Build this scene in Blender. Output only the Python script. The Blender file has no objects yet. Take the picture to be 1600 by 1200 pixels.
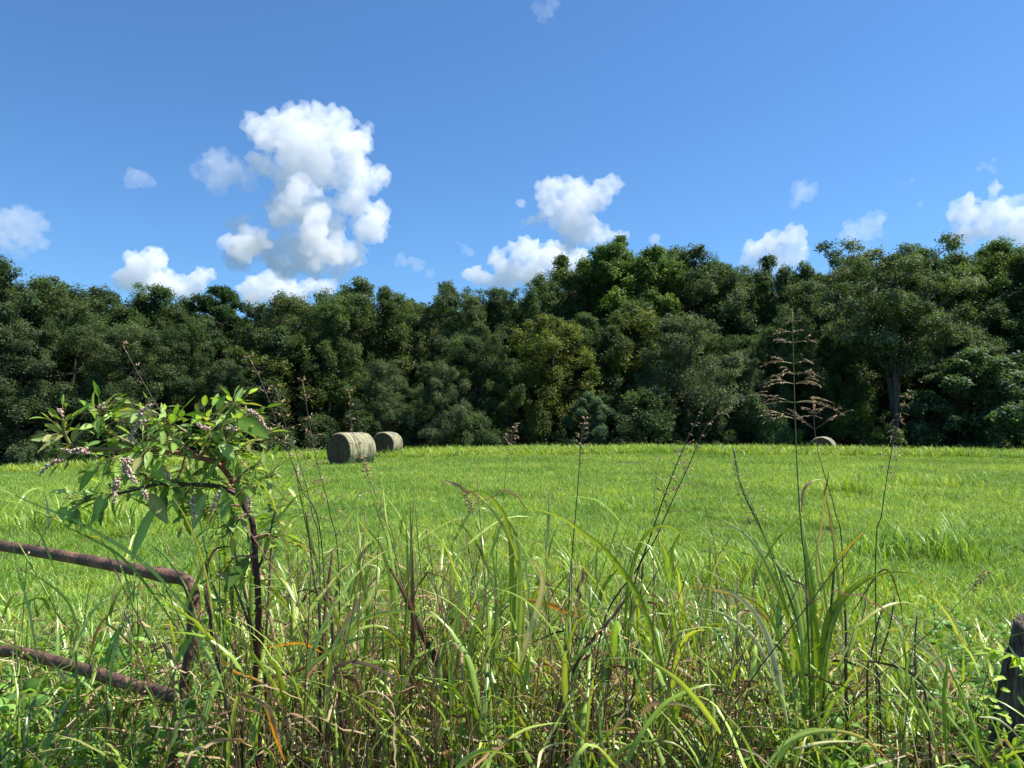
import bpy, math, random
import numpy as np
from mathutils import Vector, Matrix, noise as mnoise
R = math.radians
sc = bpy.context.scene
# ------------------------------------------------------------------ camera, sky, sun
CAMZ, PITCH, F = 1.6, R(3.2), 1200.0
cd = bpy.data.cameras.new("Camera"); cam = bpy.data.objects.new("Camera", cd)
sc.collection.objects.link(cam)
cd.sensor_width = 36; cd.lens = 36 * F / 1600.0
cd.clip_start = .05; cd.clip_end = 20000
cam.location = (0, 0, CAMZ); cam.rotation_euler = (R(90) + PITCH, 0, 0)
sc.camera = cam
SUN_EL, SUN_AZ = 58.0, 6.0        # azimuth measured from +X (right) towards +Y (away)
w = bpy.data.worlds.new("World"); sc.world = w; w.use_nodes = True
wn = w.node_tree; bg = wn.nodes["Background"]
sky = wn.nodes.new("ShaderNodeTexSky"); sky.sky_type = 'NISHITA'; sky.sun_disc = False
sky.sun_elevation = R(SUN_EL); sky.sun_rotation = R(90 - SUN_AZ)
sky.altitude = 0; sky.air_density = 1.0; sky.dust_density = 0.25; sky.ozone_density = 3.5
wb = wn.nodes.new('ShaderNodeVectorMath'); wb.operation = 'MULTIPLY'; wb.inputs[1].default_value = (.60, .90, 1.15)   # the phone's cool white balance
wn.links.new(sky.outputs[0], wb.inputs[0]); wn.links.new(wb.outputs[0], bg.inputs[0]); bg.inputs[1].default_value = 0.092
sl = bpy.data.lights.new("Sun", 'SUN'); sl.energy = 5.0; sl.angle = R(.53); sl.color = (1, .955, .88)
so = bpy.data.objects.new("Sun", sl); sc.collection.objects.link(so)
sd = Vector((math.cos(R(SUN_EL)) * math.cos(R(SUN_AZ)), math.cos(R(SUN_EL)) * math.sin(R(SUN_AZ)), math.sin(R(SUN_EL))))
so.rotation_euler = sd.to_track_quat('Z', 'Y').to_euler(); so.location = sd * 60
sc.view_settings.view_transform = 'Standard'; sc.view_settings.look = 'None'
sc.view_settings.gamma = 1; sc.view_settings.exposure = 0.72
try: sc.view_settings.use_curve_mapping = False
except Exception: pass
cy = sc.cycles
cy.max_bounces = 14; cy.diffuse_bounces = 3; cy.glossy_bounces = 2; cy.transmission_bounces = 4
cy.transparent_max_bounces = 8; cy.volume_bounces = 12; cy.use_denoising = True
cy.sample_clamp_indirect = 6.0; cy.caustics_reflective = False; cy.caustics_refractive = False

# ------------------------------------------------------------------ helpers
def P(px, py, Y):
    "world point seen at photograph pixel (px,py) at forward distance Y"
    u, v = (px - 800) / F, (600 - py) / F
    y = math.cos(PITCH) - v * math.sin(PITCH); z = math.sin(PITCH) + v * math.cos(PITCH)
    k = Y / y
    return np.array((u * k, Y, CAMZ + z * k))
def sstep(a, b, x):
    t = np.clip((x - a) / (b - a), 0, 1); return t * t * (3 - 2 * t)
def H(x, y):
    "height of the ground"
    x = np.asarray(x, float); y = np.asarray(y, float)
    g = np.interp(x, (-60, -30.7, -11.5, 0, 7.7, 15.3, 30.7, 60), (-2.2, -1.19, -.23, .04, .12, .04, -.19, -.7))
    s = sstep(4, 46, y)
    d = -1.15 * sstep(45, 58, y)
    b = .035 * np.sin(x * .9 + 1.3) * np.sin(y * .7) + .02 * np.sin(x * 2.3 + y * 1.7)
    return g * s + d + b * sstep(3, 8, y)
def tag(o, label=None, cat=None, group=None, kind=None):
    if label: o['label'] = label
    if cat: o['category'] = cat
    if group: o['group'] = group
    if kind: o['kind'] = kind
    return o
def empty(name, loc=(0, 0, 0)):
    o = bpy.data.objects.new(name, None); o.empty_display_size = .1; o.location = loc
    sc.collection.objects.link(o); return o
class MB:
    "collects vertices, faces and vertex colours; builds ONE mesh object"
    def __init__(s): s.v = []; s.c = []; s.q = []; s.t = []; s.n = 0
    def add(s, v, q=None, t=None, c=(.5, .5, .5)):
        v = np.asarray(v, np.float32).reshape(-1, 3)
        c = np.asarray(c, np.float32)
        if c.ndim == 1: c = np.broadcast_to(c, (len(v), 3))
        if q is not None and len(q): s.q.append(np.asarray(q, np.int64).reshape(-1, 4) + s.n)
        if t is not None and len(t): s.t.append(np.asarray(t, np.int64).reshape(-1, 3) + s.n)
        s.v.append(v); s.c.append(c.reshape(-1, 3)); s.n += len(v)
    def mesh(s, name, mat, smooth=True, origin=(0, 0, 0)):
        me = bpy.data.meshes.new(name)
        v = np.concatenate(s.v) - np.asarray(origin, np.float32); c = np.concatenate(s.c)
        q = np.concatenate(s.q) if s.q else np.zeros((0, 4), int); t = np.concatenate(s.t) if s.t else np.zeros((0, 3), int)
        me.vertices.add(len(v)); me.vertices.foreach_set('co', v.ravel())
        idx = np.concatenate((q.ravel(), t.ravel())).astype(np.int32)
        me.loops.add(len(idx)); me.loops.foreach_set('vertex_index', idx)
        me.polygons.add(len(q) + len(t))
        st = np.concatenate((np.arange(len(q)) * 4, len(q) * 4 + np.arange(len(t)) * 3)).astype(np.int32)
        me.polygons.foreach_set('loop_start', st)
        me.update(calc_edges=True)
        me.polygons.foreach_set('use_smooth', np.full(len(me.polygons), smooth))
        a = me.color_attributes.new('Col', 'FLOAT_COLOR', 'POINT')
        rgba = np.ones((len(v), 4), np.float32); rgba[:, :3] = c
        a.data.foreach_set('color', rgba.ravel())
        me.materials.append(mat); me.validate(); return me
    def build(s, name, mat, parent=None, smooth=True):
        o0 = (0, 0, 0)
        if parent is not None: o0 = tuple(parent.location)
        elif s.n:
            v = np.concatenate(s.v); o0 = (float(v[:, 0].mean()), float(v[:, 1].mean()), float(v[:, 2].min()))
        o = bpy.data.objects.new(name, s.mesh(name, mat, smooth, o0)); sc.collection.objects.link(o)
        if parent is not None: o.parent = parent
        else: o.location = o0
        return o
def unit(a): return a / np.maximum(np.linalg.norm(a, axis=-1, keepdims=True), 1e-9)
def ribbon(mb, sp, wd, side, col, fold=.18):
    "sp (n,k,3) spines, wd (n,k) half widths, side (n,k,3), col (n,k,3)"
    n, k, _ = sp.shape
    T = unit(np.gradient(sp, axis=1)); side = unit(side - (side * T).sum(-1, keepdims=True) * T)
    N = np.cross(side, T)
    L = sp - side * wd[..., None]; Rr = sp + side * wd[..., None]; M = sp - N * (wd * fold * 2)[..., None]
    v = np.stack((L, M, Rr), 2).reshape(-1, 3)
    c = np.stack((col * .93, col * 1.4, col), 2).reshape(-1, 3)
    i = (np.arange(n)[:, None] * k + np.arange(k - 1)[None]) .ravel() * 3
    q = np.concatenate((np.stack((i, i + 1, i + 4, i + 3), 1), np.stack((i + 1, i + 2, i + 5, i + 4), 1)))
    mb.add(v, q=q, c=c)
def flat_ribbon(mb, sp, wd, side, col):
    n, k, _ = sp.shape
    v = np.stack((sp - side * wd[..., None], sp + side * wd[..., None]), 2).reshape(-1, 3)
    c = np.stack((col, col), 2).reshape(-1, 3)
    i = (np.arange(n)[:, None] * k + np.arange(k - 1)[None]).ravel() * 2
    mb.add(v, q=np.stack((i, i + 1, i + 3, i + 2), 1), c=c)
def arch(base, az, th0, bend, L, k, power=1.3, kink=None, ks=None):
    "spines that rise and bend over"
    n = len(base); s = np.linspace(0, 1, k)
    th = th0[:, None] + bend[:, None] * s[None] ** power
    if kink is not None: th = th + kink[:, None] / (1 + np.exp(-(s[None] - ks[:, None]) * 30))
    th = np.minimum(th, 3.0)
    d = np.stack((np.sin(th) * np.cos(az)[:, None], np.sin(th) * np.sin(az)[:, None], np.cos(th)), -1)
    st = d[:, :-1] * (L / (k - 1))[:, None, None]
    return np.concatenate((base[:, None], base[:, None] + np.cumsum(st, 1)), 1)
def wprof(k, full=.55, tip=2.0):
    s = np.linspace(0, 1, k); return np.minimum(1, full + s * 4) * (1 - s ** tip) + .015
def tube(mb, pts, rad, col, m=6):
    pts = np.asarray(pts, float); k = len(pts); rad = np.broadcast_to(np.asarray(rad, float), (k,))
    T = unit(np.gradient(pts, axis=0)); ref = np.array((.3, .9, .2)) if abs(T[0][2]) > .6 else np.array((0, 0, 1.))
    A = unit(np.cross(T, ref)); B = np.cross(T, A)
    a = np.linspace(0, 2 * math.pi, m, endpoint=False)
    v = pts[:, None] + rad[:, None, None] * (A[:, None] * np.cos(a)[None, :, None] + B[:, None] * np.sin(a)[None, :, None])
    col = np.asarray(col, float); c = np.repeat(col[:, None], m, 1).reshape(-1, 3) if col.ndim == 2 else col
    i = np.arange(k - 1)[:, None] * m; j = np.arange(m)[None]; j2 = (j + 1) % m
    q = np.stack((i + j, i + j2, i + m + j2, i + m + j), -1).reshape(-1, 4)
    mb.add(v, q=q, c=c)
    b = mb.n; mb.add(np.array((pts[0] - T[0] * rad[0] * .3, pts[-1] + T[-1] * rad[-1] * .5)), c=c[[0, -1]] if col.ndim == 2 else c)
    s0 = b - k * m; s1 = b - m
    mb.t.append(np.array([(b, s0 + (x + 1) % m, s0 + x) for x in range(m)])); mb.t.append(np.array([(b + 1, s1 + x, s1 + (x + 1) % m) for x in range(m)]))
def smooth_path(pts, k):
    "Catmull-Rom through pts, k samples"
    p = np.asarray(pts, float); n = len(p)
    if n == 2: return p[0] + (p[1] - p[0]) * np.linspace(0, 1, k)[:, None]
    e = np.concatenate((2 * p[:1] - p[1:2], p, 2 * p[-1:] - p[-2:-1]))
    u = np.linspace(0, n - 1 - 1e-6, k); i = u.astype(int); t = (u - i)[:, None]
    a, b, c, d = e[i], e[i + 1], e[i + 2], e[i + 3]
    return .5 * (2 * b + (c - a) * t + (2 * a - 5 * b + 4 * c - d) * t ** 2 + (3 * b - a - 3 * c + d) * t ** 3)

# ------------------------------------------------------------------ materials
def new_mat(name):
    m = bpy.data.materials.new(name); m.use_nodes = True; nt = m.node_tree; nt.nodes.clear()
    return m, nt, nt.nodes.new("ShaderNodeOutputMaterial")
def node(nt, kind, **kw):
    n = nt.nodes.new(kind)
    for k, v in kw.items():
        if k.startswith('_'): setattr(n, k[1:], v)
        else: n.inputs[k.replace('_', ' ')].default_value = v
    return n
def leaf_mat(name, trans=.4, tcol=(1.5, 1.35, .5), rough=.45, spec=.35, world_noise=None, tint=False, blotch=0, bscale=60):
    m, nt, out = new_mat(name); L = nt.links
    a = node(nt, "ShaderNodeAttribute", _attribute_name='Col'); col = a.outputs['Color']
    if tint:
        oi = node(nt, "ShaderNodeObjectInfo"); mx = node(nt, "ShaderNodeMix", _data_type='RGBA', _blend_type='MULTIPLY'); mx.inputs[0].default_value = 1
        L.new(col, mx.inputs[6]); L.new(oi.outputs['Color'], mx.inputs[7]); col = mx.outputs[2]
    if world_noise:
        ge = node(nt, "ShaderNodeNewGeometry")
        for (scale, lo, hi) in world_noise:
            nz = node(nt, "ShaderNodeTexNoise", Scale=scale, Detail=3.0); L.new(ge.outputs['Position'], nz.inputs['Vector'])
            mr = node(nt, "ShaderNodeMapRange"); mr.inputs[1].default_value = .35; mr.inputs[2].default_value = .65
            mx = node(nt, "ShaderNodeMix", _data_type='RGBA'); mx.inputs[6].default_value = (*lo, 1); mx.inputs[7].default_value = (*hi, 1)
            L.new(nz.outputs[0], mr.inputs[0]); L.new(mr.outputs[0], mx.inputs[0])
            m2 = node(nt, "ShaderNodeMix", _data_type='RGBA', _blend_type='MULTIPLY'); m2.inputs[0].default_value = 1
            L.new(col, m2.inputs[6]); L.new(mx.outputs[2], m2.inputs[7]); col = m2.outputs[2]
    if blotch:
        ge = node(nt, "ShaderNodeNewGeometry"); nz = node(nt, "ShaderNodeTexNoise", Scale=bscale, Detail=3.0); L.new(ge.outputs['Position'], nz.inputs['Vector'])
        mr = node(nt, "ShaderNodeMapRange"); mr.inputs[1].default_value = .6; mr.inputs[2].default_value = .7; mr.inputs[4].default_value = blotch
        L.new(nz.outputs[0], mr.inputs[0])
        m2 = node(nt, "ShaderNodeMix", _data_type='RGBA'); m2.inputs[7].default_value = (.16, .09, .03, 1)
        L.new(mr.outputs[0], m2.inputs[0]); L.new(col, m2.inputs[6]); col = m2.outputs[2]
    pb = node(nt, "ShaderNodeBsdfPrincipled", Roughness=rough); pb.inputs['Specular IOR Level'].default_value = spec
    L.new(col, pb.inputs['Base Color'])
    tr = node(nt, "ShaderNodeBsdfTranslucent"); tm = node(nt, "ShaderNodeMix", _data_type='RGBA', _blend_type='MULTIPLY'); tm.inputs[0].default_value = 1
    tm.inputs[7].default_value = (*tcol, 1); L.new(col, tm.inputs[6]); L.new(tm.outputs[2], tr.inputs[0])
    ms = node(nt, "ShaderNodeMixShader"); ms.inputs[0].default_value = trans
    L.new(pb.outputs[0], ms.inputs[1]); L.new(tr.outputs[0], ms.inputs[2]); L.new(ms.outputs[0], out.inputs[0])
    return m
def noise_mat(name, c1, c2, scale=8, detail=6, rough=.9, bump=.3, bscale=40, stretch=None, c3=None, spec=.3):
    m, nt, out = new_mat(name); L = nt.links
    tc = node(nt, "ShaderNodeTexCoord"); src = tc.outputs['Object']
    if stretch:
        mp = node(nt, "ShaderNodeMapping"); mp.inputs['Scale'].default_value = stretch; L.new(src, mp.inputs[0]); src = mp.outputs[0]
    nz = node(nt, "ShaderNodeTexNoise", Scale=scale, Detail=detail, Roughness=.65); L.new(src, nz.inputs['Vector'])
    cr = node(nt, "ShaderNodeValToRGB"); cr.color_ramp.elements[0].position = .35; cr.color_ramp.elements[1].position = .68
    cr.color_ramp.elements[0].color = (*c1, 1); cr.color_ramp.elements[1].color = (*c2, 1)
    if c3: e = cr.color_ramp.elements.new(.5); e.color = (*c3, 1)
    L.new(nz.outputs[0], cr.inputs[0])
    pb = node(nt, "ShaderNodeBsdfPrincipled", Roughness=rough); pb.inputs['Specular IOR Level'].default_value = spec
    L.new(cr.outputs[0], pb.inputs['Base Color'])
    n2 = node(nt, "ShaderNodeTexNoise", Scale=bscale, Detail=8.0); L.new(src, n2.inputs['Vector'])
    bp = node(nt, "ShaderNodeBump", Strength=bump, Distance=.02); L.new(n2.outputs[0], bp.inputs['Height']); L.new(bp.outputs[0], pb.inputs['Normal'])
    L.new(pb.outputs[0], out.inputs[0]); return m

M_field = leaf_mat('field_grass_mat', .34, (1.5, 1.3, .35), .42, .3, world_noise=[(.16, (.72, .80, .75), (1.2, 1.1, 1.1)), (1.1, (.78, .86, .85), (1.2, 1.1, 1.0))])
M_weed = leaf_mat('weed_leaf_mat', .3, (1.6, 1.35, .4), .3, .6, blotch=.7, bscale=38)
M_dry = leaf_mat('dry_leaf_mat', .18, (1.5, 1.1, .6), .7, .12, blotch=.5, bscale=30)
M_broad = leaf_mat('broad_leaf_mat', .36, (1.4, 1.4, .4), .45, .3, blotch=.35, bscale=50)
M_tree = leaf_mat('tree_leaf_mat', .38, (1.4, 1.5, .6), .55, .3, tint=True)
M_stem = leaf_mat('stem_mat', .0, (1, 1, 1), .45, .4)
M_bark = noise_mat('bark_mat', (.035, .03, .025), (.12, .105, .09), 3, stretch=(4, 4, 1), bscale=14, bump=.6)
M_ground = noise_mat('soil_mat', (.03, .035, .012), (.07, .09, .025), .8, c3=(.045, .06, .018), bscale=12, bump=.6)

# ------------------------------------------------------------------ ground
def ground():
    xs = np.concatenate((np.linspace(-4000, -90, 12), np.linspace(-80, 80, 161), np.linspace(90, 4000, 12)))
    ys = np.concatenate((np.linspace(-800, -20, 8), np.linspace(-15, 120, 136), np.linspace(140, 6000, 14)))
    X, Y = np.meshgrid(xs, ys, indexing='ij'); Z = H(X, Y)
    mb = MB(); n, m = X.shape
    i = np.arange(n - 1)[:, None] * m + np.arange(m - 1)[None]
    mb.add(np.stack((X, Y, Z), -1), q=np.stack((i, i + m, i + m + 1, i + 1), -1).reshape(-1, 4))
    o = mb.build('field_ground', M_ground); tag(o, kind='structure')
ground()

# ------------------------------------------------------------------ meadow grass (stuff): patches instanced over the ground
def unit_patch(name, seed, size, n, Lr, wr, pal, bend=(.4, 1.5), k=4, mat=M_field, straw=.06):
    rg = np.random.default_rng(seed); mb = MB()
    # blades stand in little tufts
    nt_ = n // 7; c = rg.uniform(-size / 2, size / 2, (nt_, 2)); own = rg.integers(0, nt_, n)
    b = np.zeros((n, 3)); b[:, :2] = c[own] + rg.normal(0, size * .012 + wr[1] * 1.2, (n, 2))
    az = rg.uniform(0, 2 * math.pi, n); hs = rg.uniform(.7, 1.25, nt_)[own]
    L = rg.uniform(*Lr, n) * hs
    sp = arch(b, az, rg.uniform(.1, 1.15, n), rg.uniform(*bend, n), L, k)
    sp[:, 0, 2] -= .03
    side = np.stack((-np.sin(az), np.cos(az), np.zeros(n)), -1)[:, None].repeat(k, 1)
    tw = rg.normal(0, .5, n)[:, None, None]; T = unit(np.gradient(sp, axis=1)); side = side * np.cos(tw) + np.cross(T, side) * np.sin(tw)
    wd = (rg.uniform(*wr, n) / 2)[:, None] * wprof(k, .7, 2)[None]
    pal = np.array(pal); col = pal[rg.integers(0, len(pal), n)] * rg.uniform(.45, 1.5, (n, 1)) ** 1.1
    dry = rg.random(n) < straw; col[dry] = np.array((.34, .28, .13)) * rg.uniform(.6, 1.1, (dry.sum(), 1))
    flat_ribbon(mb, sp, wd, side, col[:, None].repeat(k, 1))
    me = mb.mesh(name, mat); return bpy.data.objects.new(name, me)
def scatter_object(name, sources, pts, rotz, scale, label, cat='grass'):
    col = bpy.data.collections.new(name + '_sources')
    for s in sources: col.objects.link(s)
    me = bpy.data.meshes.new(name); me.vertices.add(len(pts)); me.vertices.foreach_set('co', np.asarray(pts, np.float32).ravel())
    a = me.attributes.new('rot', 'FLOAT_VECTOR', 'POINT'); rv = np.zeros((len(pts), 3), np.float32); rv[:, 2] = rotz; a.data.foreach_set('vector', rv.ravel())
    a = me.attributes.new('sc', 'FLOAT', 'POINT'); a.data.foreach_set('value', np.asarray(scale, np.float32))
    a = me.attributes.new('pick', 'INT', 'POINT'); a.data.foreach_set('value', np.random.default_rng(5).integers(0, len(sources), len(pts)).astype(np.int32))
    o = bpy.data.objects.new(name, me); sc.collection.objects.link(o)
    ng = bpy.data.node_groups.new(name + '_gn', 'GeometryNodeTree')
    ng.interface.new_socket('Geometry', in_out='INPUT', socket_type='NodeSocketGeometry'); ng.interface.new_socket('Geometry', in_out='OUTPUT', socket_type='NodeSocketGeometry')
    gi = ng.nodes.new('NodeGroupInput'); go = ng.nodes.new('NodeGroupOutput')
    ci = ng.nodes.new('GeometryNodeCollectionInfo'); ci.inputs[0].default_value = col; ci.inputs['Separate Children'].default_value = True; ci.inputs['Reset Children'].default_value = True
    ip = ng.nodes.new('GeometryNodeInstanceOnPoints'); ip.inputs['Pick Instance'].default_value = True
    def na(nm, t):
        n = ng.nodes.new('GeometryNodeInputNamedAttribute'); n.data_type = t; n.inputs[0].default_value = nm; return n.outputs[0]
    L = ng.links
    L.new(gi.outputs[0], ip.inputs['Points']); L.new(ci.outputs[0], ip.inputs['Instance']); L.new(na('rot', 'FLOAT_VECTOR'), ip.inputs['Rotation'])
    L.new(na('sc', 'FLOAT'), ip.inputs['Scale']); L.new(na('pick', 'INT'), ip.inputs['Instance Index']); L.new(ip.outputs[0], go.inputs[0])
    md = o.modifiers.new('scatter', 'NODES'); md.node_group = ng
    return tag(o, label, cat, kind='stuff')
G_PAL = [(.225, .42, .06), (.29, .47, .08), (.145, .30, .045), (.42, .58, .15), (.245, .43, .065)]
def lay(y0, y1, step, jit, seed, marg=8):
    rg = np.random.default_rng(seed); out = []
    for y in np.arange(y0, y1, step):
        hw = y * .70 + marg
        for x in np.arange(-hw, hw, step): out.append((x + rg.uniform(-jit, jit), y + rg.uniform(-jit, jit)))
    p = np.array(out); return np.column_stack((p, H(p[:, 0], p[:, 1]))), rg.uniform(0, 6.28, len(p)), rg.uniform(.8, 1.2, len(p))
near = [unit_patch('near_patch', i, 1.1, 3600, (.06, .18), (.0045, .0095), G_PAL, k=5) for i in range(4)]
scatter_object('meadow_grass', near, *lay(2.6, 16, .8, .3, 1, 2), 'short bright green grass covering the near half of the hay field')
mid = [unit_patch('mid_patch', 10 + i, 2.4, 4600, (.08, .2), (.006, .011), G_PAL, k=4) for i in range(4)]
scatter_object('meadow_grass', mid, *lay(15, 32, 1.7, .6, 2, 6), 'short bright green grass covering the middle of the hay field')
far = [unit_patch('far_patch', 20 + i, 3.6, 5800, (.08, .2), (.010, .018), G_PAL, k=3) for i in range(4)]
scatter_object('meadow_grass', far, *lay(31, 47, 2.4, 1.0, 3, 9), 'short bright green grass covering the far half of the hay field')
T_PAL = [(.23, .4, .055), (.28, .44, .07), (.17, .32, .04), (.36, .5, .11)]
tall = [unit_patch('tall_patch', 30 + i, 3.0, 1500, (.32, .6), (.025, .045), T_PAL, bend=(.5, 1.9), k=5) for i in range(4)]
p_, r_, s_ = lay(41.6, 49, 1.5, .6, 4, 9)
keep = ~((np.abs(p_[:, 0] + 7.2) < 1.6) & (p_[:, 1] < 42)); scatter_object('tall_grass', tall, p_[keep], r_[keep], s_[keep], 'taller brighter uncut grass along the far edge of the field before the wood')

# ------------------------------------------------------------------ trees
def tree_parts(seed, Ht, Rc, cb=.12, shape='round', nl=60, lobe=(.16, .26), leaves=26000, lsz=(.10, .17), pal=((.05, .08, .025),), droop=0., trunk_r=.22, inner=.35, forks=1, flat=1.15, bark=(1, 1, 1)):
    leaves = int(leaves * 1.5); lsz = (lsz[0] * .8, lsz[1] * .82)
    rg = np.random.default_rng(seed); tb, cb_ = MB(), MB()
    t = rg.uniform(0, 1, nl) ** .85
    if shape == 'round': prof = np.sqrt(np.clip(1 - (2 * np.clip(t, 0, 1) * .92 - .75) ** 2 * .9, .02, 1))
    elif shape == 'tall': prof = np.clip(np.minimum(1, .55 + t * 1.4) * (1 - t ** 3.2) ** .6, .1, 1)
    elif shape == 'flat': prof = np.clip(.35 + 1.0 * t, 0, 1) * np.sqrt(np.clip(1 - t ** 5 * .5, 0, 1))
    elif shape == 'cone': prof = 1.02 - t * .92
    else: prof = np.sqrt(np.clip(1 - t ** 2.2 * .95, 0, 1))
    az = np.arange(nl) * 2.399 + rg.normal(0, .4, nl); rr = prof * Rc * np.where(rg.random(nl) < inner, rg.uniform(.15, .6, nl), rg.uniform(.62, 1, nl)) * (1 + .18 * np.sin(az * 2 + seed))
    lr = rg.uniform(*lobe, nl) * Rc
    lr = lr * (1.12 - .32 * t ** 2); z = Ht * cb + t * (Ht - Ht * cb - lr * flat * .95)
    C = np.stack((rr * np.cos(az), rr * np.sin(az), z), -1)
    # twigs inside lobes, leaves round the twigs
    pl = leaves // nl; tw = 16; pal = np.array(pal, float)
    lc = pal[rg.integers(0, len(pal), nl)] * rg.uniform(.82, 1.2, (nl, 1))
    V, Cc = [], []
    for i in range(nl):
        d = unit(rg.normal(0, 1, (tw, 3)) + np.array((C[i, 0], C[i, 1], 0)) / (Rc + .1) * .6 + np.array((0, 0, .12)))
        tc = C[i] + d * lr[i] * rg.uniform(.35, 1.0, (tw, 1)) * np.array((1, 1, flat))
        n = max(8, int(pl * (lr[i] / (np.mean(lobe) * Rc)) ** 2)); own = rg.integers(0, tw, n)
        p = tc[own] + rg.normal(0, lr[i] * .215, (n, 3)) * np.array((1.05, 1.05, .9)); p[:, 2] -= droop * np.abs(rg.normal(0, .4, n))
        nn = unit(d[own] * .5 + rg.normal(0, .55, (n, 3)) + np.array((0, 0, .55)))
        a = unit(np.cross(nn, rg.normal(0, 1, (n, 3)))); b = np.cross(nn, a)
        s = rg.uniform(*lsz, (n, 1)); v = np.stack((p - a * s, p - b * s * .5 + nn * s * .1, p + a * s, p + b * s * .5 + nn * s * .1), 1)
        V.append(v.reshape(-1, 3)); Cc.append(np.repeat(lc[i] * rg.uniform(.7, 1.3, (n, 1)) * (1 + rg.normal(0, .06, (n, 3))), 4, 0))
    V = np.concatenate(V); V[:, 2] = np.maximum(V[:, 2], .05)
    cb_.add(V, q=np.arange(len(V)).reshape(-1, 4), c=np.clip(np.concatenate(Cc), .004, 1))
    # trunk and limbs
    lean = rg.normal(0, .02, 2) * Ht
    tops = []
    for f in range(forks):
        off = np.array((math.cos(f * 2.6 + seed), math.sin(f * 2.6 + seed))) * (Rc * .28 * (forks > 1))
        pts = np.array([(lean[0] * s + off[0] * s ** 1.3 + .12 * math.sin(s * 5 + seed + f), lean[1] * s + off[1] * s ** 1.3 + .1 * math.cos(s * 4 + seed), -.4 + s * (Ht * .9 + .4)) for s in np.linspace(0, 1, 10)])
        tube(tb, pts, trunk_r * (1 - .3 * (forks > 1)) * np.linspace(1.15, .14, 10) ** .9, bark, 8); tops.append(pts)
    for i in range(nl):
        pts = tops[i % forks]; zz = max(C[i, 2] - np.hypot(C[i, 0], C[i, 1]) * rg.uniform(.5, .9), Ht * .1)
        j = int(np.clip(np.searchsorted(pts[:, 2], zz), 1, 9)); s0 = pts[j]
        mid_ = s0 * .45 + C[i] * .55 + np.array((0, 0, -.06 * Ht * rg.random())) + rg.normal(0, .15, 3)
        pp = smooth_path((s0, mid_, C[i]), 6); tube(tb, pp, trunk_r * .34 * np.linspace(1, .12, 6) * (1 - .5 * pts[j, 2] / Ht), bark, 5)
    return tb, cb_
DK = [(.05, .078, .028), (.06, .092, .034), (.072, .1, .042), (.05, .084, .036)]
GR = [(.085, .11, .058), (.1, .125, .07), (.07, .1, .05)]
BR = [(.07, .115, .032), (.082, .13, .036), (.058, .1, .03)]
YL = [(.115, .14, .03), (.13, .155, .034), (.09, .12, .028)]
BL = [(.055, .09, .045), (.07, .11, .055), (.045, .08, .04)]
KINDS = dict(
    oak=[dict(seed=1, Ht=16, Rc=4.6, pal=DK, nl=120, lobe=(.12, .24), leaves=52000, lsz=(.08, .14)), dict(seed=2, Ht=16, Rc=4.2, pal=DK, nl=115, shape='dome', lobe=(.13, .24), leaves=50000, lsz=(.08, .14)), dict(seed=3, Ht=16, Rc=4.8, pal=DK + GR[:1], nl=140, lobe=(.11, .2), leaves=54000, lsz=(.075, .13)), dict(seed=21, Ht=16, Rc=4.4, pal=DK + GR[:2], nl=130, lobe=(.11, .22), leaves=50000, lsz=(.08, .14), shape='tall', cb=.08)],
    willow=[dict(seed=4, Ht=12, Rc=3.8, pal=GR, nl=85, lsz=(.07, .12), leaves=34000, lobe=(.15, .24), shape='dome', cb=.04), dict(seed=5, Ht=12, Rc=4.0, pal=GR, nl=85, lsz=(.07, .12), leaves=34000, lobe=(.13, .22), cb=.03)],
    poplar=[dict(seed=6, Ht=18, Rc=3.0, pal=BR, nl=70, shape='dome', cb=.16, lobe=(.18, .32), leaves=32000, lsz=(.09, .16), bark=(2.2, 2.1, 1.9)), dict(seed=7, Ht=18, Rc=3.2, pal=BR + DK[:1], nl=64, shape='dome', cb=.14, lobe=(.17, .3), leaves=28000, lsz=(.09, .16))],
    spreading=[dict(seed=8, Ht=18, Rc=6.4, pal=GR + DK[:2], nl=120, shape='flat', cb=.42, lobe=(.1, .17), leaves=34000, forks=3, trunk_r=.34, flat=.6)],
    pine=[dict(seed=9, Ht=17, Rc=3.4, pal=[(.028, .06, .018), (.035, .07, .02)], nl=50, shape='round', cb=.45, lobe=(.18, .3), leaves=24000, lsz=(.08, .16), flat=.5)],
    olive=[dict(seed=10, Ht=10, Rc=3.6, pal=YL, nl=80, shape='dome', cb=.05, leaves=30000, lsz=(.07, .13), lobe=(.13, .22)), dict(seed=11, Ht=10, Rc=3.4, pal=YL + DK[:2], nl=70, cb=.05, leaves=28000, lsz=(.08, .13))],
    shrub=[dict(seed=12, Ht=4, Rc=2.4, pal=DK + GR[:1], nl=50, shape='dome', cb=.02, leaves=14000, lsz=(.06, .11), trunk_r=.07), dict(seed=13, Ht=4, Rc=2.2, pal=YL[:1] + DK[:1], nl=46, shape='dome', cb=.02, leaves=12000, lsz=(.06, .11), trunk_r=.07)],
    sumac=[dict(seed=14, Ht=7, Rc=3.2, pal=BL, nl=42, shape='dome', cb=.06, leaves=15000, lsz=(.10, .2), lobe=(.16, .27), flat=.42, trunk_r=.1)],
)
TREES = {}
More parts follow.
